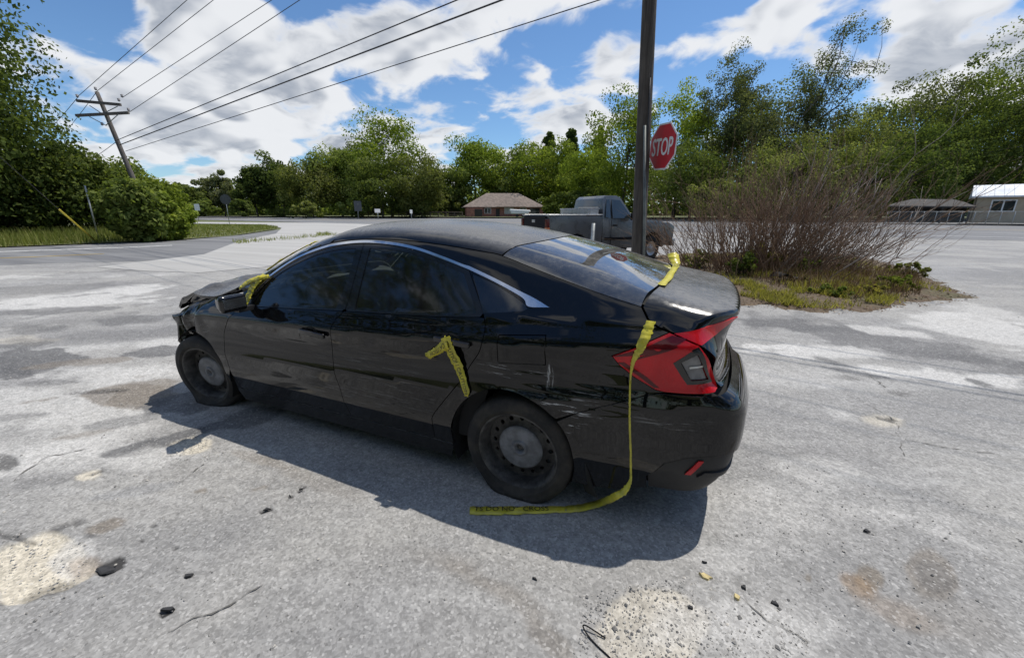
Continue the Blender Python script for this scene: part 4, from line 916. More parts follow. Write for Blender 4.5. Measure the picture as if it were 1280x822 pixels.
# inner skin behind the shut lines of the tail
def skin(name, proj, u0, u1, v0, v1, nu, nv, off):
    uv = np.array([(u, v) for u in np.linspace(u0, u1, nu) for v in np.linspace(v0, v1, nv)]); X = proj(uv); N = G_(X); X = X - off * N
    mesh_obj(name, X, [(i * nv + j, i * nv + j + 1, (i + 1) * nv + j + 1, (i + 1) * nv + j) for i in range(nu - 1) for j in range(nv - 1)], M_under, car)
skin('inner_panel', P_rearu, rz(-79, 0)[0], rz(79, 0)[0], 0.24, 1.05, 60, 30, 0.03)
skin('inner_panel', P_trunk, tk(-0.99, 0, 1.05)[0], tk(-0.56, 0, 1.15)[0], -0.70, 0.70, 16, 30, 0.03)
# ---------------------------------------------------------------- vegetation
def make_leaf(name, cols, transl=0.45, objvar=0.2, gain=1.16):
    m, t, b = material(name)
    a = t.new('ShaderNodeAttribute', attribute_name='vary'); oi = t.new('ShaderNodeObjectInfo')
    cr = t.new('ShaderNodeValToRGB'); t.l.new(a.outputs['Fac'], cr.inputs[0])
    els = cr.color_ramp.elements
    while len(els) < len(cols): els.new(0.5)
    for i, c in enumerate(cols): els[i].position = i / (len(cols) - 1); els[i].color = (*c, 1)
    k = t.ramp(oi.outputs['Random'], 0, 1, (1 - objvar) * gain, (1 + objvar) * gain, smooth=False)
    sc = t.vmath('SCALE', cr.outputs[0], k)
    df = t.new('ShaderNodeBsdfDiffuse'); t.l.new(sc, df.inputs[0]); tr = t.new('ShaderNodeBsdfTranslucent'); t.l.new(t.vmath('MULTIPLY', sc, (1.25, 1.3, 0.6)), tr.inputs[0])
    mx = t.new('ShaderNodeMixShader'); mx.inputs[0].default_value = transl; t.l.new(df.outputs[0], mx.inputs[1]); t.l.new(tr.outputs[0], mx.inputs[2])
    t.l.new(mx.outputs[0], t.n['Material Output'].inputs['Surface']); t.n.remove(b); return m
L_bright = make_leaf('spring_oak_leaves', [(0.08, 0.11, 0.018), (0.165, 0.215, 0.036), (0.27, 0.31, 0.07)])
L_mid = make_leaf('mid_green_leaves', [(0.065, 0.09, 0.024), (0.125, 0.16, 0.042), (0.20, 0.23, 0.075)])
L_dark = make_leaf('dark_evergreen_leaves', [(0.04, 0.058, 0.019), (0.078, 0.105, 0.030), (0.135, 0.165, 0.052)])
L_olive = make_leaf('olive_willow_leaves', [(0.08, 0.098, 0.028), (0.145, 0.165, 0.05), (0.21, 0.22, 0.09)])
L_grey = make_leaf('mossy_grey_green_leaves', [(0.065, 0.08, 0.036), (0.12, 0.135, 0.062), (0.19, 0.20, 0.11)])
L_yel = make_leaf('yellow_green_weeds', [(0.10, 0.10, 0.03), (0.19, 0.18, 0.05), (0.33, 0.29, 0.09)])
L_grass = make_leaf('verge_grass_blades', [(0.09, 0.12, 0.03), (0.18, 0.21, 0.055), (0.32, 0.29, 0.13)], 0.3, 0.1, 1.0)
L_litter = make_leaf('dry_leaf_litter', [(0.07, 0.045, 0.03), (0.17, 0.11, 0.07), (0.33, 0.25, 0.17)], 0.1, 0.1, 1.0)
M_bark = plain('tree_bark', (0.075, 0.062, 0.05), 0.95, var=0.5, scale=5, bump=0.6)
M_twig = plain('dead_twig_bark', (0.215, 0.14, 0.092), 0.9, var=0.45, scale=3, bump=0.2)
M_twig2 = plain('grey_dead_branch', (0.26, 0.23, 0.20), 0.9, var=0.3, scale=3, bump=0.2)
def quads_mesh(name, C, U, Vv, mat, parent=None, vary=None, hexa=True):
    """leaf faces: centre C, half axes U and Vv (N x 3); six-sided leaves"""
    N = len(C)
    if hexa: P = np.stack([C - U, C - 0.35 * U + Vv, C + 0.5 * U + 0.8 * Vv, C + U, C + 0.4 * U - 0.9 * Vv, C - 0.5 * U - 0.75 * Vv], 1)
    else: P = np.stack([C - U - 0.2 * Vv, C + U * 0.2 - Vv, C + U, C - 0.1 * U + Vv], 1)
    k = P.shape[1]; me = bpy.data.meshes.new(name); me.vertices.add(N * k); me.vertices.foreach_set('co', P.reshape(-1).astype(np.float32)); me.loops.add(N * k); me.loops.foreach_set('vertex_index', np.arange(N * k, dtype=np.int32))
    me.polygons.add(N); me.polygons.foreach_set('loop_start', np.arange(0, N * k, k, dtype=np.int32)); me.update(calc_edges=True)
    a = me.attributes.new('vary', 'FLOAT', 'FACE'); a.data.foreach_set('value', (np.random.default_rng(N).uniform(0, 1, N) if vary is None else vary).astype(np.float32))
    me.materials.append(mat); o = bpy.data.objects.new(name, me); COL.objects.link(o)
    if parent is not None: o.parent = parent
    return o
def rand_dirs(r, n):
    v = r.normal(size=(n, 3)); return v / np.linalg.norm(v, axis=1, keepdims=True)
def leaf_cloud(r, centres, radii, n_each, size, flat=0.75, droop=0.0):
    """leaves gathered on the outside of clumps"""
    C = []; T = []; NN = []
    for c, rad in zip(centres, radii):
        d = rand_dirs(r, n_each); q = rad * (0.62 + 0.42 * r.uniform(0, 1, n_each) ** 0.8); p = d * q[:, None]; p[:, 2] *= flat; p[:, 2] -= droop * rad * r.uniform(0, 1, n_each) ** 2
        C.append(c + p); NN.append(d); T.append(np.clip(0.45 + 0.25 * d[:, 2] + r.normal(size=n_each) * 0.16 + r.normal() * 0.20, 0, 1))  # leaf tone: random, plus painted light on clump tops and shade beneath
    C = np.vstack(C); n = len(C); N_ = np.vstack(NN) * 0.9 + rand_dirs(r, n) * 0.75 + np.array([0, 0, 0.15]); N_ /= np.linalg.norm(N_, axis=1, keepdims=True)
    U = np.cross(N_, rand_dirs(r, n)); U /= np.maximum(np.linalg.norm(U, axis=1, keepdims=True), 1e-6); Vv = np.cross(N_, U)
    s = size * r.uniform(0.6, 1.35, n)[:, None]
    return C, U * s, Vv * s * 0.62, np.concatenate(T)
def crown_points(r, h, rad, n, shape, base=0.16):
    """clump centres spread through a lumpy crown from base*h to h"""
    ks = r.normal(size=(7, 3)) * 2.2; ph = r.uniform(0, 6.28, 7); am = r.uniform(0.05, 0.13, 7)
    gap = r.normal(size=(3, 3)); gap /= np.linalg.norm(gap, axis=1, keepdims=True)
    C = []; R2 = []; zb, zt = base * h, h
    while len(C) < n:
        d = rand_dirs(r, 1)[0]; lump = 1 + np.sum(am * np.sin(ks @ d + ph)) * (1.6 if shape in ('wisp', 'oak') else 1.1)
        if shape in ('wisp', 'oak') and np.max(gap @ d) > 0.86 and r.uniform() < 0.7: continue
        q = r.uniform(0.25, 1.0) ** 0.5 * lump; f = d * q; zn = 0.5 + 0.5 * f[2]
        wid = {'round': 1.0, 'oak': 0.86 + 0.30 * zn, 'wisp': 0.7 + 0.4 * zn, 'tall': 1.12 - 0.42 * zn, 'pine': 1.15 - 0.95 * zn, 'bush': 1.05 - 0.2 * zn}[shape]
        c = np.array([f[0] * rad * wid, f[1] * rad * wid, zb + (zt - zb) * np.clip(zn, -0.03, 1.04)])
        C.append(c); R2.append(min(rad, 0.5 * h) * r.uniform(0.22, 0.40) * (0.7 if shape in ('wisp', 'pine') else 1.0))
    C = np.array(C); R2 = np.array(R2); top = np.percentile(C[:, 2] + R2 * 0.7, 93); C[:, 2] = zb + (C[:, 2] - zb) * (h - zb) / (top - zb)
    L = [(C[i], R2[i] * 2) for i in r.choice(len(C), 9, replace=False)]
    return C, R2, L
def tree(pos, h, rad, shape, mat, label, group=None, name=None, seed=0, leaf=0.3, n=70, each=45, trunk=True, cat_='tree', droop=0.0, zmin=None, base=0.16):
    r = np.random.default_rng(seed); root = tag(empty(name or 'tree', pos), label, cat_, group)
    C, R2, L = crown_points(r, h, rad, n, shape, 0.02 if shape == 'bush' else base)
    if zmin is not None: C[:, 2] = np.maximum(C[:, 2], zmin + R2 * 0.5)
    lc = leaf_cloud(r, C, R2, each, leaf, droop=droop); quads_mesh('crown', *lc[:3], mat, root, vary=lc[3], hexa=leaf < 0.08)
    mb = MB(); tr = max(0.012 * h, 0.02); lean = r.uniform(-0.04, 0.04, 2) * h
    top = np.array([lean[0], lean[1], h * 0.62]); mid = top * 0.5 + np.array([r.normal() * 0.02 * h, r.normal() * 0.02 * h, 0])
    if shape == 'bush':
        for k in range(9):
            c = C[r.integers(len(C))]; mb.tube([np.array([c[0] * 0.2, c[1] * 0.2, 0]), c * np.array([0.6, 0.6, 0.5]), c], [tr * 1.0, tr * 0.7, tr * 0.25], 5)
    else:
        mb.tube([np.array([0, 0, -0.2]), mid * 0.35, mid, top], [tr * 1.55, tr * 1.15, tr * 0.95, tr * 0.45], 9)
        for (c, lr) in L:
            f = r.uniform(0.45, 0.95); s_ = mid + (top - mid) * f if f > 0.5 else mid * (0.6 + 0.4 * f)
            q = (s_ + c) / 2 + np.array([0, 0, -0.03 * h]); mb.tube([s_, q, c], [tr * 0.45, tr * 0.32, tr * 0.10], 6)
        for i in range(0, len(C), 4):
            c, lr = L[i % len(L)]; mb.tube([c, (c + C[i]) / 2 + r.normal(size=3) * 0.05 * lr, C[i]], [tr * 0.16, tr * 0.1, tr * 0.03], 4)
    mb.obj('trunk', M_bark, root); return root
def tree_px(px, dist, top_y, hw, shape, mat, label, seed, group='trees beyond the highway', z=0.6, **kw):
    p = far(px, dist, z); h = hgt(top_y, dist / 1.0) - z; rad = hw / FPX * dist * 1.0
    k = np.linalg.norm((raydir(px, 265) / (raydir(px, 265) @ FH))[:2]); 
    return tree(p, h, rad, shape, mat, label, group, seed=seed, leaf=kw.pop('leaf', dist * 0.0030), **kw)
# the wood beyond the highway, left to right
TREES = [
 (205, 118, 236, 26, 'round', L_dark, 'low dark tree at the left end of the far wood, nearest the hedge'),
 (238, 122, 232, 24, 'round', L_mid, 'small tree behind the grey roadside sign plate'),
 (281, 128, 221, 21, 'wisp', L_grey, 'thin grey half-bare tree behind the grey roadside sign plate'),
 (322, 126, 210, 25, 'pine', L_dark, 'narrow dark pine right of the thin grey tree'),
 (354, 128, 203, 24, 'round', L_dark, 'dark tree between the narrow pine and the olive rounded tree'),
 (391, 112, 204, 37, 'round', L_olive, 'rounded olive-yellow tree at the left of the far wood'),
 (428, 122, 186, 34, 'oak', L_mid, 'mid-green tree left of the tallest bright oak'),
 (452, 128, 190, 28, 'oak', L_grey, 'greyish tree tucked left behind the tallest bright oak'),
 (490, 118, 147, 46, 'tall', L_bright, 'tallest bright green oak of the left half of the wood'),
 (478, 106, 205, 38, 'round', L_mid, 'willow-like tree in front of the tallest bright oak'),
 (528, 108, 197, 38, 'round', L_olive, 'soft greyish-green tree right below the tallest bright oak'),
 (556, 126, 212, 28, 'round', L_mid, 'low mid-green tree beside the brick house, left of it'),
 (593, 130, 174, 36, 'tall', L_bright, 'upright bright tree just left of the brick house roof'),
 (635, 134, 190, 34, 'oak', L_mid, 'tree rising behind the ridge of the brick house'),
 (662, 134, 182, 34, 'oak', L_bright, 'bright tree behind the right end of the brick house'),
 (684, 150, 170, 16, 'pine', L_dark, 'far pine top peeping over the wood, left of the pickup cab'),
 (712, 152, 167, 17, 'pine', L_dark, 'far pine top peeping over the wood above the pickup cab'),
 (744, 150, 172, 17, 'pine', L_dark, 'far pine top peeping over the wood, left of the near pole'),
 (698, 128, 186, 36, 'oak', L_bright, 'bright leafy tree behind the pickup bed'),
 (738, 106, 190, 38, 'oak', L_bright, 'bright leafy tree behind the pickup cab'),
 (775, 92, 128, 44, 'oak', L_bright, 'big spreading oak behind the near pole, its left half'),
 (842, 88, 122, 46, 'oak', L_bright, 'big spreading oak directly above the red octagonal sign'),
 (900, 80, 84, 38, 'wisp', L_grey, 'tall wispy grey-green oak right of the red octagonal sign'),
 (862, 72, 180, 44, 'round', L_mid, 'mid-green tree behind the left side of the dead shrub'),
 (940, 74, 128, 44, 'oak', L_grey, 'mossy tree behind the top of the dead shrub'),
 (992, 76, 62, 46, 'wisp', L_grey, 'tallest feathery oak above the middle of the dead shrub'),
 (985, 64, 168, 58, 'round', L_olive, 'broad olive tree filling the space behind the dead shrub'),
 (1045, 72, 140, 46, 'oak', L_olive, 'olive-brown tree right of the tallest feathery oak'),
 (1062, 64, 190, 44, 'round', L_mid, 'lower tree behind the right side of the dead shrub'),
 (1100, 76, 112, 40, 'oak', L_grey, 'dusky tree left of the great right-hand oak'),
 (1130, 62, 172, 48, 'round', L_dark, 'dark rounded tree behind the low carport'),
 (1160, 74, 128, 44, 'oak', L_mid, 'tree between the dusky tree and the great right-hand oak'),
 (1218, 70, 54, 60, 'oak', L_mid, 'great oak with open limbs above the white-roofed house'),
 (1195, 64, 150, 46, 'round', L_dark, 'dark tree under the great oak, behind the carport end'),
 (1268, 64, 110, 52, 'round', L_dark, 'dark tree at the right edge behind the white-roofed house'),
 (880, 92, 138, 40, 'round', L_mid, 'leafy tree filling in behind the wispy oak and the red sign'),
 (962, 90, 112, 44, 'round', L_olive, 'soft olive tree between the two wispy oaks'),
 (1078, 88, 128, 44, 'round', L_mid, 'full tree right of the tallest feathery oak, in the second row'),
 (1135, 88, 112, 42, 'round', L_olive, 'full olive tree behind the dusky tree, in the second row'),
 (1182, 84, 96, 40, 'round', L_mid, 'full tree left behind the great right-hand oak'),
 (1262, 82, 84, 46, 'round', L_mid, 'full tree right behind the great right-hand oak'),
 (1318, 66, 90, 56, 'oak', L_mid, 'tree cut off by the right edge of the picture'),
]
for i, (px, d, ty, hw, sh, mt, lb) in enumerate(TREES):
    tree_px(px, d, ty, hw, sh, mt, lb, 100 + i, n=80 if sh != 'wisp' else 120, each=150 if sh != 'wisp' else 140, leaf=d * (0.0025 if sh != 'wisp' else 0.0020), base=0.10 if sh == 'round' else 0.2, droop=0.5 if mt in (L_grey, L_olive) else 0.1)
# understorey: low shrubs that close the foot of the wood
UND = [(255, 120, 249, 16), (303, 116, 250, 14), (384, 104, 252, 18), (450, 106, 246, 24), (515, 108, 244, 24), (566, 124, 240, 20), (700, 104, 240, 26), (745, 100, 236, 26), (880, 66, 226, 34), (930, 62, 222, 34), (1010, 60, 226, 36), (1080, 60, 232, 34), (1150, 66, 226, 40), (1230, 70, 220, 40), (1300, 70, 220, 40)]
UND_LB = ['low shrub at the left end of the far wood, behind the grey sign plate', 'low shrub below the narrow dark pine', 'low shrub at the foot of the olive rounded tree', 'low shrub behind the distant road sign', 'low shrub behind the two white mailboxes', 'low shrub at the left end of the brick house', 'low shrub behind the pickup bed', 'low shrub behind the pickup cab', 'low shrub behind the left part of the dead shrub', 'low shrub behind the stop sign side of the dead shrub crown', 'low shrub behind the middle of the dead shrub', 'low shrub behind the right part of the dead shrub', 'low shrub behind the carport', 'low shrub behind the tan house, left part', 'low shrub behind the tan house at the right edge']
for i, (px, d, ty, hw) in enumerate(UND):
    tree_px(px, d, ty, hw, 'bush', (L_mid, L_dark, L_olive)[i % 3], UND_LB[i], 300 + i, group='understorey shrubs of the far wood', name='shrub', n=60, each=40, cat_='shrub', leaf=d * 0.0030)
# continuous distant wood that reads as one mass
def distant_wood():
    r = np.random.default_rng(77); C = []; R2 = []
    for px in np.arange(-500, 1750, 5.0):
        d = 165 - 45 * np.clip((px - 560) / 700, 0, 1) + r.uniform(-8, 8); ty = 238 + 8 * math.sin(px * 0.031) + 6 * math.sin(px * 0.011 + 1) - 30 * np.clip((px - 560) / 500, 0, 1)
        for z in np.concatenate([[0.3, 1.2, 2.2], np.arange(3.0, hgt(ty, d), 2.6)]): C.append(far(px + r.uniform(-3, 3), d + r.uniform(-3, 3), z + r.uniform(0, 1.5))); R2.append(r.uniform(2.2, 3.4))
    o = quads_mesh('distant_wood', *leaf_cloud(r, np.array(C), np.array(R2), 26, 0.8)[:3], L_mid, hexa=False); tag(o, 'far green wood along the horizon', 'wood', kind='stuff')
distant_wood()
# left: big near tree, vine-covered hedge along the verge
tree(far(-85, 24, 0), hgt(-70, 24), 8.0, 'tall', L_dark, 'big dark tree at the left edge of the picture', seed=11, leaf=0.125, n=420, each=110, base=0.05)
tree(far(-5, 32, 0), hgt(60, 32), 5.2, 'tall', L_dark, 'dark tree behind the hedge, just right of the big left-edge tree', seed=12, leaf=0.11, n=150, each=80, base=0.05)
HEDGE = [(-60, 24.5, 205, 75, L_dark, 'dark hedge shrub at the left edge under the big tree'), (5, 26.6, 196, 62, L_mid, 'tall hedge shrub left of the two leaning posts'), (62, 28.7, 186, 52, L_dark, 'highest dark hedge shrub behind the two leaning posts'), (112, 30.1, 190, 46, L_mid, 'hedge shrub just left of the leaning utility pole'), (150, 32.2, 205, 40, L_mid, 'hedge shrub wrapped round the foot of the leaning utility pole'), (186, 35.0, 222, 34, L_bright, 'light green hedge shrub right of the leaning utility pole'), (165, 22.0, 228, 30, L_mid, 'low hedge shrub hiding the foot of the leaning utility pole'), (196, 23.0, 250, 20, L_bright, 'smallest light shrub between the leaning pole foot and the grass'), (208, 37.8, 244, 24, L_bright, 'small light shrub at the right end of the roadside hedge')]
for i, (px, d, ty, hw, mt, lb) in enumerate(HEDGE):
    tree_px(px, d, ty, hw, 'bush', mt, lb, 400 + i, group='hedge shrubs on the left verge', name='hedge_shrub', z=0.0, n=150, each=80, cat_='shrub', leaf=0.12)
ORD = ['first', 'second', 'third', 'fourth', 'fifth', 'sixth', 'seventh', 'eighth', 'ninth']
# trees behind the photographer, seen mirrored in the car's glass and doors
for i, (a, d, h, rd) in enumerate([(40, 24, 18, 6), (58, 22, 16, 5.5), (74, 23, 18.5, 6), (90, 21, 15, 5.4), (105, 22, 17, 5.6), (120, 21, 15.5, 5.6), (136, 23, 18, 6), (152, 22, 16, 5.6), (170, 24, 18, 6)]):
    p = np.array([CAM[0] + d * math.cos(R_(a)), CAM[1] + d * math.sin(R_(a)), 0]); tree(p, h, rd, 'round', (L_dark, L_mid)[i % 2], 'tree behind the photographer, seen only mirrored in the car, ' + ORD[i] + ' from its nose', 'trees mirrored in the car', seed=500 + i, leaf=0.15, n=150, each=110, base=0.04)
# ---- grass and weeds
def blades(name, P, hmin, hmax, mat, seed, wdt=0.008, lean=0.35, label=None, cat_=None):
    r = np.random.default_rng(seed); n = len(P); h = r.uniform(hmin, hmax, n); a = r.uniform(0, 2 * np.pi, n); d = np.stack([np.cos(a), np.sin(a), 0 * a], 1)
    top = P + np.stack([np.cos(a) * h * lean * r.uniform(0, 1.6, n), np.sin(a) * h * lean * r.uniform(0, 1.6, n), h], 1); sd = np.stack([-d[:, 1], d[:, 0], 0 * a], 1) * (wdt * r.uniform(0.6, 1.5, n))[:, None]
    V = np.stack([P - sd, P + sd, top], 1); me = bpy.data.meshes.new(name); me.vertices.add(3 * n); me.vertices.foreach_set('co', V.reshape(-1).astype(np.float32)); me.loops.add(3 * n); me.loops.foreach_set('vertex_index', np.arange(3 * n, dtype=np.int32)); me.polygons.add(n); me.polygons.foreach_set('loop_start', np.arange(0, 3 * n, 3, dtype=np.int32)); me.update(calc_edges=True)
    at_ = me.attributes.new('vary', 'FLOAT', 'FACE'); at_.data.foreach_set('value', np.clip(r.normal(0.5, 0.22, n), 0, 1).astype(np.float32)); me.materials.append(mat)
    o = bpy.data.objects.new(name, me); COL.objects.link(o); tag(o, label, cat_, kind='stuff'); return o
def scatter(px_poly, n, seed, z=0.0, noise_s=0.0, thr=0.0):
    P = np.array([at(x, y)[:2] for x, y in px_poly]); r = np.random.default_rng(seed); lo, hi = P.min(0), P.max(0); out = np.zeros((0, 2))
    while len(out) < n:
        q = r.uniform(lo, hi, (n * 3, 2)); q = q[inside(P, q)]
        if noise_s: q = q[fbm(q, noise_s, 3, seed) > thr]
        out = np.vstack([out, q])
        if len(q) == 0: break
    return np.concatenate([out[:n], np.full((len(out[:n]), 1), z)], 1)
blades('verge_grass', np.vstack([scatter([(-200, 318), (100, 305), (200, 301), (290, 295), (345, 286.5), (348, 283.5), (330, 281.5), (225, 280.5), (-200, 292)], 26000, 5, 0.04)]), 0.06, 0.22, L_grass, 6, 0.022, 0.5, 'short grass on the roadside verge below the hedge', 'grass')
blades('tall_grass', scatter([(-250, 322), (60, 307), (190, 301.5), (215, 296), (120, 292), (-250, 300)], 9000, 8, 0.03), 0.25, 0.8, L_grass, 9, 0.016, 0.45, 'tall dry grass along the foot of the hedge', 'grass')
blades('apron_weeds', np.vstack([scatter([(290, 302), (345, 299), (345, 301), (295, 305)], 250, 12), scatter([(345, 298), (420, 292), (420, 294.5), (350, 301)], 420, 13), scatter([(395, 292), (412, 291), (414, 294), (398, 295)], 260, 14)]), 0.05, 0.28, L_grass, 15, 0.012, 0.6, 'sparse weeds growing in the joint of the bleached apron', 'weeds')
def isl_z(P):
    """height of the island's mound under points"""
    Q = np.array([at(x, y)[:2] for x, y in ISL]); c = Q.mean(0); Rr = resample(Q, 0.25); a = np.arctan2(*(Rr - c).T[::-1]); rr = np.linalg.norm(Rr - c, axis=1); o = np.argsort(a)
    pa = np.arctan2(P[:, 1] - c[1], P[:, 0] - c[0]); f = np.linalg.norm(P[:, :2] - c, axis=1) / np.interp(pa, a[o], rr[o], period=2 * np.pi); return 0.16 * np.clip(1 - f ** 2.5, 0, 1)
def on_island(poly, n, seed, **kw): P = scatter(poly, n, seed, **kw); P[:, 2] = isl_z(P); return P
ISL_IN = [(900, 372), (985, 384), (1040, 388), (1110, 384), (1150, 374), (1190, 366), (1150, 345), (1080, 328), (960, 320), (850, 322)]
blades('island_grass', np.vstack([on_island([(905, 370), (985, 385), (1040, 389), (1110, 384), (1140, 365), (1060, 350), (930, 350)], 6500, 21, noise_s=1.2, thr=0.05), on_island(ISL_IN, 5000, 22, noise_s=0.9, thr=0.1)]), 0.03, 0.14, L_yel, 23, 0.007, 0.9, 'yellow-green grass mat on the shrub island', 'grass')
blades('island_dry_stalks', on_island([(1000, 340), (1150, 350), (1150, 372), (1080, 380), (960, 365), (870, 330), (1080, 325)], 5200, 25), 0.06, 0.42, L_litter, 26, 0.005, 0.6, 'dry brown stalks on the shrub island', 'stalks')
def litter(name, P, size, mat, seed, label, cat_):
    r = np.random.default_rng(seed); n = len(P); U = rand_dirs(r, n); U[:, 2] *= 0.3; W_ = rand_dirs(r, n); W_[:, 2] *= 0.3; s = size * r.uniform(0.5, 1.5, n)[:, None]; C = P + np.stack([0 * s[:, 0], 0 * s[:, 0], 0.012 + r.uniform(0, 0.02, n)], 1)
    o = quads_mesh(name, C, U * s, W_ * s * 0.6, mat, vary=r.uniform(0, 1, n)); tag(o, label, cat_, kind='stuff'); return o
litter('leaf_litter', np.vstack([on_island(ISL, 15000, 31), scatter([(925, 383), (985, 388), (1040, 394), (1110, 390), (1225, 374), (1190, 360), (1160, 360)], 900, 33)]), 0.022, L_litter, 32, 'dead leaves scattered over the shrub island', 'leaves')
def weed(px, py, h, rad, mat, label, seed, n=26, each=22, leaf=0.035):
    p = at(px, py); p[2] = isl_z(np.array([p]))[0] - 0.01; return tree(p, h, rad, 'bush', mat, label, 'green weeds on the shrub island', name='weed_plant', seed=seed, leaf=leaf, n=n, each=each, cat_='weed')
for i, (px, py, h, rd, mt, lb) in enumerate([(925, 352, 0.50, 0.42, L_mid, 'glossy green weed clump at the left foot of the dead shrub'), (950, 345, 0.62, 0.40, L_yel, 'yellow-tipped weed clump under the dead shrub'), (1010, 350, 0.36, 0.36, L_mid, 'low green weed clump right of the dark tarp scrap'), (1038, 374, 0.16, 0.30, L_mid, 'flat green weed patch nearest the front of the island'), (1115, 366, 0.26, 0.30, L_bright, 'bright green weed tuft at the right end of the island'), (1085, 372, 0.16, 0.28, L_yel, 'yellow-green weed patch left of the bright tuft'), (870, 340, 0.45, 0.4, L_mid, 'green weed clump behind the boot of the car'), (1130, 350, 0.34, 0.35, L_olive, 'olive weed clump at the back right of the island'), (1060, 345, 0.30, 0.34, L_olive, 'olive weed clump in the middle of the island')]):
    weed(px, py, h, rd, mt, lb, 600 + i)
# the big dead shrub: many bare stems fanning out, each forked
def dead_shrub():
    base = at(960, 345); base[2] = 0.1; root = tag(empty('dead_shrub', base), 'large bare brown shrub of fanning dead stems on the island', 'shrub'); r = np.random.default_rng(42)
    rt = RT; fw = FH; groups = [MB(), MB(), MB()]
    def branch(mb, p, d, L, rad, lvl):
        pts = [p]; dd = d.copy(); seg = 5; side = r.normal(size=3) * 0.10
        for k in range(seg):
            dd = dd + side * 0.5 + r.normal(size=3) * 0.075 + np.array([0, 0, 0.02 if lvl == 0 else 0.05]); dd /= np.linalg.norm(dd); pts.append(pts[-1] + dd * L / seg)
        mb.tube(pts, [rad * (1 - 0.8 * k / seg) for k in range(seg + 1)], 4 if lvl else 5)
        if lvl < 2:
            for k in range(r.integers(2, 5) if lvl == 0 else r.integers(1, 3)):
                i = r.integers(2, seg + 1); q = rand_dirs(r, 1)[0]; nd = dd + q * 0.55; nd[2] += 0.1; nd /= np.linalg.norm(nd); branch(mb, pts[i], nd, L * r.uniform(0.28, 0.5), rad * 0.5, lvl + 1)
    for i in range(520):
        u = r.normal() * 0.95 + 0.1; v = r.normal() * 0.55; p = rt * u + fw * v; p[2] = -0.05
        d = np.array([0, 0, 1.0]) + rt * (0.36 * u + r.normal() * 0.32 + 0.08) + fw * (0.3 * v + r.normal() * 0.18); d /= np.linalg.norm(d)
        L = r.uniform(1.15, 2.6) * (1.0 - 0.10 * abs(u)); branch(groups[i % 3], p, d, L, r.uniform(0.006, 0.013), 0)
    for i in range(30):                    # long stems that lean far out to the right
        u = r.uniform(0.2, 1.6); p = rt * u + fw * r.normal() * 0.5; p[2] = -0.05; d = np.array([0, 0, 1.0]) + rt * r.uniform(0.8, 2.2) + fw * r.normal() * 0.25; d /= np.linalg.norm(d); branch(groups[i % 3], p, d, r.uniform(1.5, 2.8), r.uniform(0.007, 0.012), 0)
    for i in range(40):                    # and a few to the left, in front of the pickup
        u = r.uniform(-2.2, -1.0); p = rt * u + fw * (r.normal() * 0.4 + 0.4); p[2] = -0.05; d = np.array([0, 0, 1.0]) + rt * r.uniform(-0.5, 0.2) + fw * r.normal() * 0.2; d /= np.linalg.norm(d); branch(groups[i % 3], p, d, r.uniform(0.6, 1.7), r.uniform(0.004, 0.008), 0)
    for g in groups: g.obj('stems', M_twig, root)
    thick = MB()
    for i in range(26):
        u = r.uniform(-0.4, 1.5); p = rt * u + fw * r.normal() * 0.45; p[2] = -0.05; d = np.array([0, 0, 1.0]) + rt * r.uniform(0.1, 1.5) + fw * r.normal() * 0.25; d /= np.linalg.norm(d); branch(thick, p, d, r.uniform(1.6, 2.9), r.uniform(0.013, 0.022), 0)
    thick.obj('thick_stems', M_twig2, root)
dead_shrub()
# ---------------------------------------------------------------- poles, wires, signs
def make_wood(name, col, col2):
    m, t, b = material(name); c = coords(t); g = t.noise(t.mapping(c, (14, 14, 0.7)), 2.0, 7.0, 0.65); n = t.noise(c, 1.4, 5.0)
    t.l.new(t.mix(t.ramp(g, 0.35, 0.7), col, t.mix(t.ramp(n, 0.4, 0.7), col2, col)), b.inputs['Base Color']); b.inputs['Roughness'].default_value = 0.9; t.put(b.inputs['Normal'], t.bump(g, 0.7, 0.02)); return m
M_pole = make_wood('weathered_pole_wood', (0.055, 0.046, 0.040), (0.125, 0.108, 0.092))
M_pole2 = make_wood('grey_pole_wood', (0.10, 0.088, 0.078), (0.17, 0.152, 0.135))
M_galv = plain('galvanised_steel', (0.36, 0.38, 0.38), 0.5, metal=0.6, var=0.25, scale=8)
M_wire = plain('power_wire', (0.03, 0.03, 0.033), 0.6); M_cer = plain('grey_porcelain', (0.24, 0.23, 0.23), 0.3)
M_signred = plain('stop_sign_red', (0.50, 0.018, 0.028), 0.5, var=0.12, scale=5); M_signwhite = plain('sign_white', (0.72, 0.72, 0.72), 0.5, var=0.08)
M_signgrey = plain('sign_back_grey', (0.09, 0.092, 0.095), 0.5, metal=0.3, var=0.2); M_guard = plain('yellow_plastic_guard', (0.62, 0.50, 0.05), 0.5, var=0.15); M_orange = plain('orange_marker', (0.6, 0.16, 0.04), 0.6)
M_signpost = plain('dull_sign_post', (0.16, 0.175, 0.165), 0.6, metal=0.3, var=0.3, scale=8)
# near pole
pb = at(795, 372); pb[2] = 0.0; DP = float((pb - CAM) @ FH)
near_pole = tag(empty('utility_pole', pb), 'dark weathered wooden pole beside the red octagonal sign, cut off at the top', 'pole')
ptop = ptd(816, -90, DP); mb = MB(); n_ = 14; pts = [pb + (ptop - pb) * k / n_ - pb for k in range(n_ + 1)]; V, Fc = tube_arrays(pts, [0.125 - 0.02 * k / n_ for k in range(n_ + 1)], 20); mesh_obj('pole_shaft', V, Fc, M_pole, near_pole, True)
off = -RT * 0.0 - FH * 0.13
V, Fc = tube_arrays([p + FH * -0.118 + RT * 0.03 for p in pts[1:10]], 0.012, 8); mesh_obj('ground_wire', V, Fc, M_wire, near_pole, True)
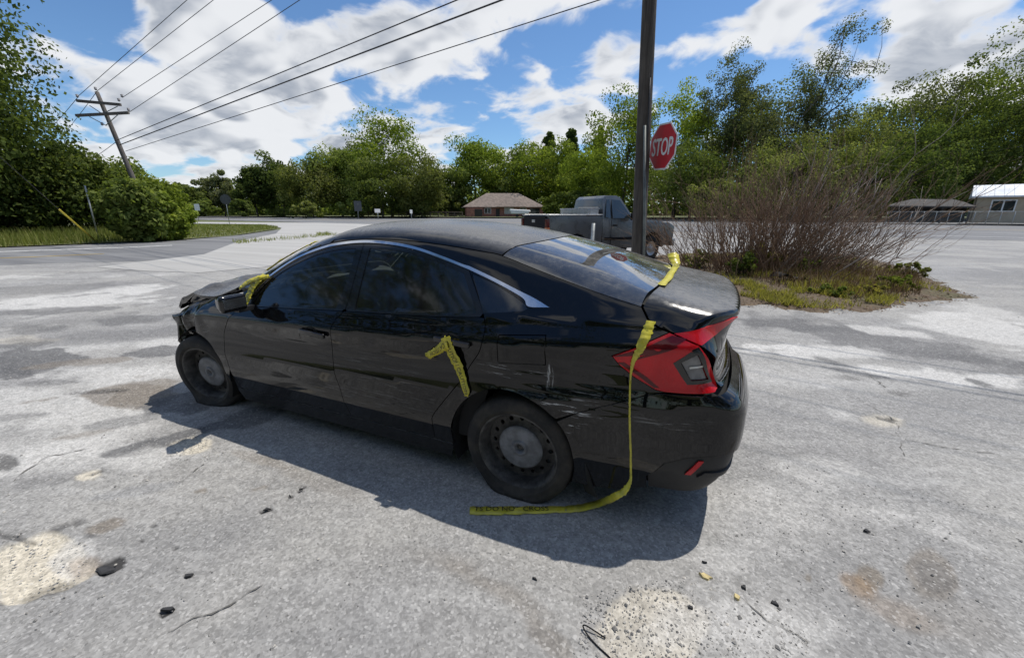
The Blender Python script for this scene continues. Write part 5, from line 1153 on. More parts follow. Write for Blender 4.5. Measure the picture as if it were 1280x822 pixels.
# stop sign on its own galvanised post right of the pole
sp = pb + RT * 0.10 - FH * 0.20; DS = float((sp - CAM) @ FH)
stop = tag(empty('stop_sign', (sp[0], sp[1], 0.0)), 'red octagonal STOP sign on a galvanised post by the near pole', 'sign')
scn = ptd(828.5, 183.5, DS + 0.02) - np.array([sp[0], sp[1], 0])
facing = np.array([-FH[0], -FH[1], 0]); ang_ = math.atan2(facing[1], facing[0]) + R_(-74)
Rs = Matrix.Rotation(ang_, 3, 'Z') @ Matrix.Rotation(R_(-3), 3, 'X')
post_top = ptd(806, 157, DS) - np.array([sp[0], sp[1], 0]); post_bot = np.array([post_top[0] * 0.0 - RT[0] * 0.02, -RT[1] * 0.02, 0.0])
V, Fc = tube_arrays([post_bot, (post_bot + post_top) / 2, post_top], 0.022, 10); mesh_obj('post', V, Fc, M_signpost, stop, True)
def octagon(r, x): return [Vector((x, r / math.cos(R_(22.5)) * math.cos(R_(22.5 + 45 * k)), r / math.cos(R_(22.5)) * math.sin(R_(22.5 + 45 * k)))) for k in range(8)]
def plate(name, r, x0, x1, mat):
    a = [Rs @ v + Vector(scn) for v in octagon(r, x0)]; b_ = [Rs @ v + Vector(scn) for v in octagon(r, x1)]
    return mesh_obj(name, a + b_, [tuple(reversed(range(8))), tuple(range(8, 16))] + [(k, (k + 1) % 8, 8 + (k + 1) % 8, 8 + k) for k in range(8)], mat, stop)
SR = 27.0 / FPX * float(np.dot(ptd(828.5, 183.5, DS) - CAM, FW))
pw = plate('sign_border', SR, 0.0, 0.006, M_signwhite); plate('sign_face', SR * 0.925, 0.0062, 0.009, M_signred); plate('sign_back', SR * 0.99, -0.003, -0.0005, M_galv)
def text_arrays(txt, size, extrude=0.0):
    cu = bpy.data.curves.new('t', 'FONT'); cu.body = txt; cu.size = size; cu.align_x = 'CENTER'; cu.align_y = 'CENTER'; cu.resolution_u = 3; cu.extrude = extrude
    o = bpy.data.objects.new('t', cu); COL.objects.link(o); dg = bpy.context.evaluated_depsgraph_get(); me = bpy.data.meshes.new_from_object(o.evaluated_get(dg))
    V = [tuple(v.co) for v in me.vertices]; Fc = [tuple(p.vertices) for p in me.polygons]; bpy.data.objects.remove(o); bpy.data.meshes.remove(me); bpy.data.curves.remove(cu); return V, Fc
V, Fc = text_arrays('STOP', SR * 0.98)
xs = [v[0] for v in V]; ys = [v[1] for v in V]; kx = SR * 1.50 / (max(xs) - min(xs)); ky = SR * 0.74 / (max(ys) - min(ys)); cxm = (max(xs) + min(xs)) / 2; cym = (max(ys) + min(ys)) / 2
def emb(V, dx): return [Rs @ Vector((dx, (v[0] - cxm) * kx, (v[1] - cym) * ky)) + Vector(scn) for v in V]
W2 = []; F2 = []
for (ox, oy) in ((0, 0), (0.007, 0), (-0.007, 0), (0, 0.005), (0, -0.005)):   # heavier strokes
    o_ = len(W2); W2 += [(v[0] + ox / kx, v[1] + oy / ky) for v in V]; F2 += [tuple(i + o_ for i in f) for f in Fc]
k_ = len(V)
mesh_obj('lettering', [p + (Rs @ Vector((0.0003 * (i // k_), 0, 0))) for i, p in enumerate(emb(W2, 0.0105))], F2, M_signwhite, stop)
# leaning utility pole on the left
DL = 24.0; lb = far(190, DL, 0.0); ltop = ptd(121, 115, DL); lean_pole = tag(empty('leaning_utility_pole', lb), 'leaning grey utility pole with two crossarms rising out of the hedge', 'pole')
lv = [lb + (ltop - lb) * k / 10 - lb for k in range(11)]; V, Fc = tube_arrays(lv, [0.15 - 0.006 * k for k in range(11)], 14); mesh_obj('pole_shaft', V, Fc, M_pole2, lean_pole, True)
def arm(a, b_, th):
    a = np.array(a) - lb; b_ = np.array(b_) - lb; d = b_ - a; L = np.linalg.norm(d); d = d / L; u, v = frame_of(d); m3 = Matrix((tuple(d), tuple(u), tuple(v))).transposed(); bm = bmesh.new(); add_box(bm, (a + b_) / 2, (L, th, th * 1.2), m3, bevel=0.008); bm_obj('crossarm', bm, M_pole2, lean_pole)
arm(ptd(96, 126, DL - 0.25), ptd(151, 131, DL - 0.1), 0.11); arm(ptd(95, 144.5, DL - 0.25), ptd(161, 141, DL - 0.1), 0.11)
for (a, b_) in (((112, 132), (129, 143)), ((147, 133), (127, 143)), ((112, 146), (133, 157)), ((148, 143), (132, 157))): tube = tube_arrays([ptd(*a, DL - 0.2) - lb, ptd(*b_, DL - 0.1) - lb], 0.022, 5); mesh_obj('arm_brace', *tube, M_galv, lean_pole)
for (x, y) in ((97, 122), (120, 113), (149, 127), (153, 122), (161, 139), (128, 157)):
    c = ptd(x, y, DL - 0.25) - lb; mesh_obj('insulator', *tube_arrays([c, c + [0, 0, 0.05], c + [0, 0, 0.07], c + [0, 0, 0.14], c + [0, 0, 0.16]], [0.03, 0.07, 0.05, 0.065, 0.02], 10), M_cer, lean_pole, True)
def wire(p0, p1, rad, label, sag=0.25, grp='overhead wires'):
    p0 = np.array(p0); p1 = np.array(p1); pts = [p0 + (p1 - p0) * t - np.array([0, 0, sag * 4 * t * (1 - t)]) for t in np.linspace(0, 1, 25)]
    o = tube_obj('overhead_wire', pts, [rad * (1 - 0.62 * k / 24) for k in range(25)], M_wire, None, 6); tag(o, label, 'wire', grp)
def thru(px, py, z):                                    # where the sight line reaches a height
    return at(px, py, z)
for (a, b_, rad, lb_) in (((97, 121), (234, 0), 0.012, 'thin overhead wire, leftmost of the four from the top crossarm'), ((120, 115), (267, 0), 0.012, 'thin overhead wire, second from left above the leaning pole'), ((153, 122), (340, 0), 0.012, 'thin overhead wire, third from left above the leaning pole'), ((162, 140), (375, 0), 0.012, 'thin overhead wire, fourth from left, from the lower crossarm'), ((147, 175), (572, 0), 0.016, 'overhead wire just above the thick black cable'), ((150, 181), (628, 0), 0.021, 'thick black overhead cable crossing the sky'), ((157, 189), (750, 0), 0.012, 'lowest thin overhead wire, under the thick black cable')):
    p0 = ptd(*a, DL - 0.25); p1 = thru(b_[0], b_[1], p0[2] + 0.3); d = p1 - p0; p1 = p0 + d * 2.3; wire(p0, p1, rad, lb_, 0.0 if rad < 0.03 else 0.25)
for (a, b_, lb_) in (((97, 122), (20, 196), 'thin wire running left from the top crossarm into the trees'), ((120, 116), (36, 210), 'thin wire running left from the pole top into the trees'), ((147, 176), (60, 225), 'thin wire running left from below the crossarms into the trees')):
    p0 = ptd(*a, DL); p1 = ptd(*b_, 48); wire(p0, p1, 0.014, lb_, 0.3)
gw0 = at(122, 303); gtop = ptd(0, 193, 12.0) ; gk = ptd(74, 262, 17.6); g_dir = (gk - gw0); gpts = [gw0, gw0 + g_dir * 0.5, gk]
guy = tag(empty('guy_wire', gw0), 'steel guy wire with a yellow plastic guard anchored at the road edge', 'guy wire')
mesh_obj('cable', *tube_arrays([np.zeros(3), g_dir, g_dir * 2.6 + np.array([0, 0, 0.15])], 0.012, 6), M_wire, guy, True); mesh_obj('yellow_guard', *tube_arrays([g_dir * 0.02, g_dir], 0.035, 8), M_guard, guy, True)
def post_sign(name, bx, by, tx, ty, d, rad, mat, label, panel=None, cat_='sign'):
    b0 = far(bx, d, 0.0) if by is None else at(bx, by); dd = float((b0 - CAM) @ FH); t0 = ptd(tx, ty, dd) - b0; o = tag(empty(name, b0), label, cat_); mesh_obj('post', *tube_arrays([np.zeros(3), t0], rad, 6), M_galv, o, True)
    if panel:
        (w_, h_, turn, pm, shape, dz) = panel; bm = bmesh.new(); m3 = Matrix.Rotation(math.atan2(-FH[1], -FH[0]) + R_(turn), 3, 'Z'); c = t0 + np.array([0, 0, dz]) - FH * 0.05
        if shape == 'box': add_box(bm, c, (0.012, w_, h_), m3, bevel=0.004)
        else:
            k = 8 if shape == 'oct' else 24; f0 = [bm.verts.new(Vector(c) + m3 @ Vector((x, w_ / 2 * math.cos(2 * math.pi * (i + 0.5) / k), h_ / 2 * math.sin(2 * math.pi * (i + 0.5) / k)))) for x in (0.006, -0.006) for i in range(k)]
            bm.faces.new(f0[:k]); bm.faces.new(f0[k:][::-1])
            for i in range(k): bm.faces.new((f0[i], f0[k + i], f0[k + (i + 1) % k], f0[(i + 1) % k]))
        bm_obj('sign_panel', bm, pm, o)
    return o
post_sign('roadside_post', 124, 301, 106, 232, None, 0.035, M_galv, 'leaning steel sign post with a panel seen edge-on by the yellow guard', (0.35, 0.75, -42, M_galv, 'box', -0.35))
post_sign('roadside_post', 128, 292, 118, 242, None, 0.035, M_galv, 'shorter leaning steel post right of the edge-on sign', cat_='post')
post_sign('roadside_sign', 287, 281, 281.5, 246, None, 0.04, M_galv, 'small grey sign plate on a thin post on the grass verge', (1.25, 1.25, 10, M_signgrey, 'disc', -0.32))
post_sign('distant_stop_sign', 226, None, 226, 256, 75, 0.05, M_galv, 'tiny distant red octagonal sign beyond the hedge end', (1.1, 1.1, 0, M_signred, 'oct', -0.3))
post_sign('distant_white_sign', 246, None, 246, 257, 80, 0.05, M_galv, 'tiny distant white sign right of the distant red sign', (1.0, 1.2, 0, M_signwhite, 'box', -0.3))
post_sign('distant_road_sign', 447, None, 447, 254, 95, 0.06, M_galv, 'distant rectangular road sign on a post across the highway', (1.6, 2.2, 25, M_signgrey, 'box', -0.6))
post_sign('mailbox', 472, None, 472, 264, 92, 0.07, M_signwhite, 'white mailbox on a post across the highway', (1.6, 0.8, 60, M_signwhite, 'box', 0.1), 'mailbox')
post_sign('mailbox', 514, None, 514, 265, 92, 0.07, M_signwhite, 'smaller white mailbox on a post, nearer the brick house', (0.8, 0.8, 60, M_signwhite, 'box', 0.1), 'mailbox')
mk = at(170, 298); o = tag(empty('marker_post', mk), 'small orange marker post in the tall grass under the hedge', 'marker'); mesh_obj('stake', *tube_arrays([np.zeros(3), (0, 0, 0.55)], 0.03, 6), M_galv, o); bm = bmesh.new(); add_box(bm, (0, 0, 0.68), (0.16, 0.16, 0.32), bevel=0.04); bm_obj('cap', bm, M_orange, o)
# far field fence between the mailboxes and the brick house
fence = tag(empty('field_fence', far(460, 108, 0.6)), 'low brown rail fence in front of the far wood, left of the house', 'fence'); M_fence = plain('fence_brown', (0.10, 0.075, 0.055), 0.9)
f0 = far(460, 108, 0.6); f1 = far(578, 104, 0.6)
for k in range(13): p = f0 + (f1 - f0) * k / 12 - f0; bm = bmesh.new(); add_box(bm, p + [0, 0, 0.6], (0.16, 0.16, 1.2)); bm_obj('fence_post', bm, M_fence, fence)
for z in (0.45, 0.85, 1.15): mesh_obj('rail', *tube_arrays([np.array([0, 0, z]), f1 - f0 + np.array([0, 0, z])], 0.06, 5), M_fence, fence)
# ---------------------------------------------------------------- houses
M_shingle = plain('brown_shingles', (0.21, 0.17, 0.145), 0.95, var=0.3, scale=1.5, bump=0.4); M_brickw = plain('red_brick_wall', (0.30, 0.135, 0.10), 0.9, var=0.3, scale=2.0); M_cream = plain('cream_siding', (0.40, 0.33, 0.235), 0.85, var=0.12, scale=1.2)
M_white = plain('white_paint', (0.72, 0.72, 0.70), 0.6, var=0.08); M_pane = plain('dark_window_pane', (0.02, 0.024, 0.028), 0.08, var=0.1, coat=0.5); M_tin = plain('white_metal_roof', (0.74, 0.76, 0.78), 0.4, metal=0.0, var=0.08, scale=0.5); M_tar = plain('dark_carport_roof', (0.075, 0.07, 0.065), 0.9, var=0.35, scale=0.6); M_darkw = plain('dark_boards', (0.045, 0.04, 0.036), 0.9, var=0.3)
M_curtain = plain('blind_white', (0.45, 0.45, 0.43), 0.8, var=0.1)
def house(pos, yaw, L, D, wall_h, ridge, hip, wm, rm, label, name, windows, doors, ov=0.6):
    root = tag(empty(name, pos, yaw), label, 'house'); bm = bmesh.new(); add_box(bm, (0, 0, wall_h / 2), (L, D, wall_h)); bm_obj('wall', bm, wm, root)
    a, b_ = L / 2 + ov, D / 2 + ov; rl = max(L / 2 - hip, 0.3) if hip else L / 2 + ov; z0 = wall_h + 0.002
    V = [(-a, -b_, z0), (a, -b_, z0), (a, b_, z0), (-a, b_, z0), (-rl, 0, ridge), (rl, 0, ridge), (-a, -b_, z0 - 0.16), (a, -b_, z0 - 0.16), (a, b_, z0 - 0.16), (-a, b_, z0 - 0.16)]
    mesh_obj('roof', V, [(0, 1, 5, 4), (1, 2, 5), (2, 3, 4, 5), (3, 0, 4), (0, 6, 7, 1), (1, 7, 8, 2), (2, 8, 9, 3), (3, 9, 6, 0)], rm, root)
    for (x, z, w_, h_, pm) in windows:
        bm = bmesh.new(); add_box(bm, (x, -D / 2 - 0.03, z), (w_ + 0.22, 0.10, h_ + 0.22)); f = bm_obj('window', bm, M_white, root)
        bm = bmesh.new(); add_box(bm, (x - w_ / 4 - 0.03, -D / 2 - 0.085, z), (w_ / 2 - 0.06, 0.03, h_)); bm_obj('pane', bm, pm, f); bm = bmesh.new(); add_box(bm, (x + w_ / 4 + 0.03, -D / 2 - 0.085, z), (w_ / 2 - 0.06, 0.03, h_)); bm_obj('pane', bm, pm, f)
    for (x, w_, h_, pm) in doors: bm = bmesh.new(); add_box(bm, (x, -D / 2 - 0.03, h_ / 2), (w_, 0.09, h_)); bm_obj('door', bm, pm, root)
    return root
face_yaw = YAW - math.pi / 2                        # local -y looks back at the camera
hp = far(628, 112, 0.55)
brick = house(hp + FH * 5, face_yaw + R_(6), 21.0, 11.0, 2.5, 6.2, 6.0, M_brickw, M_shingle, 'brick house with a brown hipped roof across the highway', 'brick_house', [(-4.5, 1.5, 1.6, 1.2, M_pane), (1.2, 1.5, 2.2, 1.3, M_curtain), (5.0, 1.5, 1.6, 1.2, M_pane)], [(-1.8, 1.0, 2.05, M_darkw), (8.2, 2.6, 2.1, M_pane)])
bm = bmesh.new(); add_box(bm, (-8.0, -6.6, 1.1), (4.2, 2.6, 2.2)); bm_obj('porch_wall', bm, M_brickw, brick)
bm = bmesh.new(); add_box(bm, (-7.0, -7.95, 1.0), (2.0, 0.06, 1.7)); bm_obj('garage_door', bm, M_darkw, brick)
mesh_obj('roof_wing', [(-2.2, -7.2, 2.52), (5.8, -7.2, 2.52), (5.8, 0, 2.52), (-2.2, 0, 2.52), (1.8, -3.2, 5.75), (1.8, 0, 5.75)], [(0, 1, 4), (1, 2, 5, 4), (3, 0, 4, 5)], M_shingle, brick)
# boat / camper shape parked by the brick house
pb2 = far(650, 100, 0.52); camper = tag(empty('parked_trailer', pb2, face_yaw), 'pale covered trailer parked before the brick house', 'trailer'); bm = bmesh.new(); add_box(bm, (0, 0, 1.25), (5.0, 2.0, 1.0), bevel=0.35, seg=3)
for v in bm.verts: v.co.z += -0.12 * (v.co.x / 2.5) if v.co.z > 1.3 else 0; v.co.x *= 1.0 if v.co.z > 1.2 else 0.86
bm_obj('body', bm, M_white, camper, auto=40)
for x in (-0.7, 0.7):
    V, Fc = lathe_arrays([(0.001, -1.0), (0.36, -1.0), (0.36, -0.78), (0.001, -0.78)], 20); mesh_obj('wheel', [(v[0] + x, v[1], v[2] + 0.36) for v in V], Fc, M_rubber, camper, True)
# house with the white metal roof, cut by the right edge
wy = face_yaw + R_(-46); wr = np.array([math.cos(wy), math.sin(wy), 0]); wp = far(1217, 47, 0.45) + wr * 6.75 + np.array([-wr[1], wr[0], 0]) * 3.5
white = house(wp, wy, 13.5, 7.0, 2.85, 4.15, 0, M_cream, M_tin, 'tan house with a white metal roof at the right edge', 'white_roofed_house', [(-4.75, 1.80, 1.6, 1.05, M_pane), (0.5, 1.80, 1.6, 1.05, M_pane)], [(3.0, 1.0, 2.05, M_white)], 0.5)
for x in np.arange(-7.0, 7.1, 0.7): mesh_obj('roof_seam', *tube_arrays([(x, -4.0, 2.86), (x, 0, 4.16)], 0.03, 4), M_tin, white)
# low dark carport left of it
cpp = far(1160, 50, 0.4); cp = tag(empty('carport', cpp, face_yaw + R_(-44)), 'low dark carport with a sagging shallow roof beside the white-roofed house', 'carport')
mesh_obj('roof', [(-3.6, -2.4, 1.95), (3.6, -2.4, 1.8), (3.3, 2.4, 2.2), (-3.3, 2.4, 2.3), (-1.6, 0, 2.75), (1.9, 0, 2.6), (-3.6, -2.4, 1.80), (3.6, -2.4, 1.65), (3.3, 2.4, 2.0), (-3.3, 2.4, 2.1)], [(0, 1, 5, 4), (1, 2, 5), (2, 3, 4, 5), (3, 0, 4), (0, 6, 7, 1), (1, 7, 8, 2), (2, 8, 9, 3), (3, 9, 6, 0)], M_tar, cp)
for x in (-3.2, -1.1, 1.1, 3.2): bm = bmesh.new(); add_box(bm, (x, -2.2, 0.87), (0.14, 0.14, 1.85)); bm_obj('carport_post', bm, M_darkw, cp)
bm = bmesh.new(); add_box(bm, (0, 2.0, 1.0), (6.4, 0.15, 2.0)); bm_obj('back_wall', bm, M_darkw, cp)
# chain-link fence in front of both
c0, c1 = far(1110, 44, 0.4), far(1340, 40, 0.4); cl = tag(empty('chain_link_fence', c0), 'chain-link fence along the highway before the tan house', 'fence')
nf = 14
for k in range(nf + 1): p = (c1 - c0) * k / nf; mesh_obj('fence_post', *tube_arrays([p, p + [0, 0, 1.25]], 0.03, 6), M_galv, cl, True)
mesh_obj('top_rail', *tube_arrays([np.array([0, 0, 1.24]), c1 - c0 + np.array([0, 0, 1.24])], 0.025, 6), M_galv, cl, True)
mb = MB(); Lf = np.linalg.norm(c1 - c0); u = (c1 - c0) / Lf
for s in np.arange(-1.2, Lf, 0.16):
    for sg in (1, -1):
        a_ = u * np.clip(s if sg > 0 else s + 1.2, 0, Lf); b__ = u * np.clip(s + 1.2 if sg > 0 else s, 0, Lf); q = np.array([0, 0, 1.2]); d_ = b__ - a_; ln = np.linalg.norm(d_); 
        if ln < 0.2: continue
        mb.V += [tuple(a_ + [0, 0, 0.02]), tuple(a_ + [0, 0, 0.03]), tuple(b__ + [0, 0, 0.03 + ln]), tuple(b__ + [0, 0, 0.02 + ln])]; o_ = len(mb.V) - 4; mb.F.append((o_, o_ + 1, o_ + 2, o_ + 3))
me_ = mb.obj('wire_mesh', M_galv, cl, False); me_['kind'] = 'stuff'

post_sign('marker_stake', 741, None, 742, 279, 7.6, 0.035, M_signwhite, 'short pale stake standing beyond the rear window of the sedan', None, 'stake')
# ---------------------------------------------------------------- pickup truck parked behind the near pole
M_tpaint = plain('grey_truck_paint', (0.11, 0.12, 0.13), 0.3, metal=0.2, var=0.15, scale=2, coat=0.5); M_tsil = plain('silver_truck_trim', (0.42, 0.43, 0.44), 0.35, metal=0.5, var=0.1)
M_tblack = plain('truck_black_plastic', (0.010, 0.010, 0.011), 0.75, spec=0.2); M_tglass = plain('truck_window_glass', (0.035, 0.045, 0.05), 0.05, var=0.1, coat=1.0); M_alum = plain('aluminium_toolbox', (0.5, 0.5, 0.5), 0.4, metal=0.7, var=0.2)
def pickup(pos, yaw):
    root = tag(empty('pickup_truck', pos, yaw), 'grey pickup truck with black tailgate parked behind the near pole', 'pickup truck')
    def box(name, c, s, mat, bev=0.02, par=root, fn=None, auto=40):
        bm = bmesh.new(); add_box(bm, c, s, bevel=bev, seg=3)
        if fn:
            for v in bm.verts: fn(v)
        return bm_obj(name, bm, mat, par, auto=auto)
    def prof(name, pts, y0, y1, mat, par=root, top_in=0.0, zref=1.2):
        """side outline (x, z) drawn out across the truck, leaning in above zref"""
        n = len(pts); lean = lambda z, y: y * (1 - top_in * max(0, z - zref)); V = [(x, lean(z, y0), z) for x, z in pts] + [(x, lean(z, y1), z) for x, z in pts]
        bm = bmesh.new(); vs = [bm.verts.new(v) for v in V]; bm.faces.new(vs[:n]); bm.faces.new(vs[n:][::-1])
        for i in range(n): bm.faces.new((vs[i], vs[n + i], vs[n + (i + 1) % n], vs[(i + 1) % n]))
        bmesh.ops.recalc_face_normals(bm, faces=bm.faces); bmesh.ops.bevel(bm, geom=[e for e in bm.edges], offset=0.018, segments=2, affect='EDGES', profile=0.7); return bm_obj(name, bm, mat, par, auto=35)
    # x forward, rear bumper at 0; rear axle 1.15, front axle 4.35
    def arch(cx, r, n=9): return [(cx + r * math.cos(a), 0.42 + r * math.sin(a)) for a in np.linspace(math.pi, 0, n)]
    for s in (1, -1):
        y0, y1 = (0.78, 0.98) if s > 0 else (-0.98, -0.78)
        prof('bed_side', [(0.08, 0.62)] + [(0.62, 0.58)] + arch(1.15, 0.47) + [(1.75, 0.52), (2.12, 0.50), (2.12, 1.36), (0.08, 1.38)], y0, y1, M_tpaint)
        prof('front_wing', [(3.62, 0.48)] + arch(4.35, 0.47) + [(5.05, 0.55), (5.30, 0.62), (5.32, 1.05), (5.05, 1.16), (3.62, 1.20)], y0, y1, M_tpaint)
    prof('cab', [(2.16, 0.46), (3.60, 0.44), (3.62, 1.22), (3.50, 1.24), (2.95, 1.86), (2.78, 1.93), (2.32, 1.93), (2.20, 1.84), (2.15, 1.30)], -0.97, 0.97, M_tpaint, top_in=0.26, zref=1.22)
    prof('bonnet', [(3.6, 1.0), (5.28, 0.9), (5.28, 1.08), (4.9, 1.19), (3.6, 1.25)], -0.80, 0.80, M_tpaint)
    box('grille', (5.33, 0, 0.85), (0.06, 1.5, 0.42), M_tblack); box('front_bumper', (5.38, 0, 0.56), (0.16, 1.9, 0.24), M_tsil, 0.05)
    box('bed_floor', (1.1, 0, 0.78), (2.0, 1.6, 0.06), M_tblack, 0.01); box('bed_front', (2.10, 0, 1.08), (0.05, 1.6, 0.56), M_tpaint, 0.01)
    tg = box('tailgate', (0.05, 0, 1.08), (0.07, 1.58, 0.56), M_tblack, 0.02); box('handle', (0.005, 0, 1.22), (0.03, 0.22, 0.08), M_tsil, 0.01, tg)
    box('rear_bumper', (-0.03, 0, 0.66), (0.18, 1.86, 0.20), M_tsil, 0.04); box('rail_cap', (1.08, -0.885, 1.392), (2.08, 0.20, 0.03), M_tsil, 0.01); box('rail_cap', (1.08, 0.885, 1.392), (2.08, 0.20, 0.03), M_tsil, 0.01)
    for s in (1, -1):
        lamp = box('taillight', (0.045, 0.895 * s, 1.05), (0.10, 0.16, 0.48), M_darkred, 0.02); box('amber_lens', (0.04, 0.897 * s, 1.0), (0.103, 0.162, 0.12), M_orange, 0.01, lamp)
        # side glass and door seams
        yy = 0.963
        def pane(name, pts):
            V = [(x, s * (0.972 * (1 - 0.26 * max(0, z - 1.22)) + 0.008), z) for x, z in pts]; return mesh_obj(name, V, [tuple(range(len(V))) if s < 0 else tuple(reversed(range(len(V))))], M_tglass, root)
        pane('side_window', [(2.55, 1.30), (3.36, 1.30), (2.90, 1.80), (2.55, 1.82)]); pane('side_window', [(2.26, 1.32), (2.47, 1.30), (2.47, 1.82), (2.34, 1.82)])
        for x in (2.50, 3.58): box('door_seam', (x, 0.976 * s, 0.86), (0.012, 0.012, 0.78), M_tblack, 0.002)
        box('door_handle', (2.66, 0.985 * s, 1.10), (0.16, 0.03, 0.045), M_tblack, 0.01); box('wing_mirror', (3.32, 1.10 * s, 1.34), (0.12, 0.22, 0.20), M_tblack, 0.04); box('side_trim', (2.9, 0.982 * s, 0.72), (1.3, 0.02, 0.07), M_tblack, 0.005); box('head_lamp', (5.30, 0.80 * s, 0.95), (0.10, 0.26, 0.20), M_clearlens, 0.03)
    mesh_obj('rear_window', [(2.142, -0.66, 1.36), (2.142, 0.66, 1.36), (2.205, 0.58, 1.80), (2.205, -0.58, 1.80)], [(0, 3, 2, 1)], M_tglass, root)
    mesh_obj('windscreen', [(3.53, -0.78, 1.26), (3.53, 0.78, 1.26), (2.99, 0.66, 1.85), (2.99, -0.66, 1.85)], [(0, 1, 2, 3)], M_tglass, root)
    box('chassis', (2.7, 0, 0.50), (4.8, 1.0, 0.22), M_tblack, 0.02)
    for (x, s) in ((1.15, 1), (1.15, -1), (4.35, 1), (4.35, -1)):
        V, Fc = lathe_arrays([(0.22, -0.12), (0.30, -0.125), (0.36, -0.11), (0.385, -0.06), (0.385, 0.06), (0.36, 0.11), (0.30, 0.125), (0.22, 0.12), (0.20, 0.0)], 36, closed=True); tf = lambda V: [(v[0] + x, v[1] * s + 0.84 * s, v[2] + 0.386) for v in V]; fl = (lambda F_: F_) if s > 0 else (lambda F_: [f[::-1] for f in F_])
        wh = mesh_obj('tyre', tf(V), fl(Fc), M_rubber, root, True); V, Fc = lathe_arrays([(0.001, 0.09), (0.06, 0.10), (0.08, 0.07), (0.17, 0.06), (0.20, 0.10), (0.225, 0.115), (0.225, -0.1)], 28); mesh_obj('rim', tf(V), fl(Fc), M_tsil, wh, True)
    return root
tpos = at(676, 320); TD = 12.6; tb = far(667, TD, 0.0); pk = pickup(tb, YAW + R_(-90) + R_(22)); pk.scale = (0.87, 0.96, 1.04)
tbx = tag(empty('toolbox', tb, YAW + R_(-90) + R_(22)), 'silver crossbed toolbox behind the pickup cab', 'toolbox'); tbx.scale = pk.scale; tag(tbx, 'silver crossbed toolbox behind the pickup cab', 'toolbox'); bm = bmesh.new(); add_box(bm, (1.80, 0, 1.46), (0.46, 1.72, 0.18), bevel=0.02); add_box(bm, (1.80, 0, 1.27), (0.42, 1.50, 0.22), bevel=0.01); bm_obj('box_body', bm, M_alum, tbx); bm = bmesh.new(); add_box(bm, (1.80, 0, 1.565), (0.50, 1.76, 0.03), bevel=0.01); bm_obj('lid', bm, M_alum, tbx)
# ---------------------------------------------------------------- yellow tape
def make_tape():
    m, t, b = material('yellow_barrier_tape'); c = coords(t); n = t.noise(c, 25, 4.0)
    t.l.new(t.mix(t.ramp(n, 0.3, 0.75), (0.62, 0.55, 0.045), (0.48, 0.42, 0.06)), b.inputs['Base Color']); b.inputs['Roughness'].default_value = 0.35
    t.put(b.inputs['Normal'], t.bump(n, 0.25, 0.01)); return m
M_tape = make_tape(); M_ink = plain('tape_ink', (0.02, 0.02, 0.02), 0.5)
def ribbon(name, rows, label, text=None, th=0.0012, tsz=0.8, parent=None):
    """a band through rows of (left edge, right edge) points"""
    Lf = np.array([r[0] for r in rows], float); Rg = np.array([r[1] for r in rows], float)
    Lf = curve(Lf, 8); Rg = curve(Rg, 8); n = len(Lf); mid = (Lf + Rg) / 2; tan = np.gradient(mid, axis=0); nrm = np.cross(tan, Rg - Lf); nrm /= np.maximum(np.linalg.norm(nrm, axis=1, keepdims=True), 1e-9)
    rr_ = np.random.default_rng(n); fold = (0.004 * np.sin(np.arange(n) * 0.9) + rr_.normal(size=n) * 0.003)[:, None]; wav = rr_.normal(size=(n, 1)) * 0.05; Lf, Rg = Lf + (Rg - Lf) * wav, Rg - (Rg - Lf) * np.roll(wav, 3, 0); V = np.vstack([Lf, mid + nrm * (fold + 0.002), Rg]); V = np.vstack([V, V - np.vstack([nrm] * 3) * th]); Fc = []
    for k in range(2):
        for i in range(n - 1):
            a = k * n + i; Fc.append((a, a + 1, a + 1 + n, a + n)); o = 3 * n; Fc.append((a + o, a + n + o, a + n + 1 + o, a + 1 + o))
    for i in range(n - 1): Fc.append((i, i + 3 * n, i + 1 + 3 * n, i + 1)); Fc.append((2 * n + i, 2 * n + i + 1, 5 * n + i + 1, 5 * n + i))
    root = mesh_obj(name, V, Fc, M_tape, parent, True); tag(root, label, 'tape', 'yellow tape strips')
    if text:
        s = np.concatenate([[0], np.cumsum(np.linalg.norm(np.diff(mid, axis=0), axis=1))]); T, TF = text_arrays(text, 1.0); T = np.array(T); wdt = np.linalg.norm(Rg - Lf, axis=1).mean(); k = wdt * tsz / (T[:, 1].max() - T[:, 1].min()); T[:, :2] *= k; T[:, 0] += -T[:, 0].min() + 0.02
        keep = T[:, 0] < s[-1] - 0.01; W_ = []
        for p in T:
            u = np.interp(p[0], s, np.arange(n)); i = min(int(u), n - 2); f = u - i; l = Lf[i] + (Lf[i + 1] - Lf[i]) * f; r = Rg[i] + (Rg[i + 1] - Rg[i]) * f; m_ = mid[i] + (mid[i + 1] - mid[i]) * f; q = 0.5 + p[1] / wdt * 0.9; W_.append(l + (r - l) * q + (nrm[i] * (0.0065 if nrm[i][2] >= -2 else 0)))
        TF = [f for f in TF if all(keep[i] for i in f)]
        if TF: mesh_obj('lettering', W_, TF, M_ink, root)
    return root
def body(px, py, off=0.006):
    d = raydir(px, py); d = d / np.linalg.norm(d); p = shoot(np.array([CAM]), np.array([d]), 7, 500)[0][0]; n = G_(np.array([p]))[0]; return p + n * off
def edge2(p, q, w_): return (p, q)
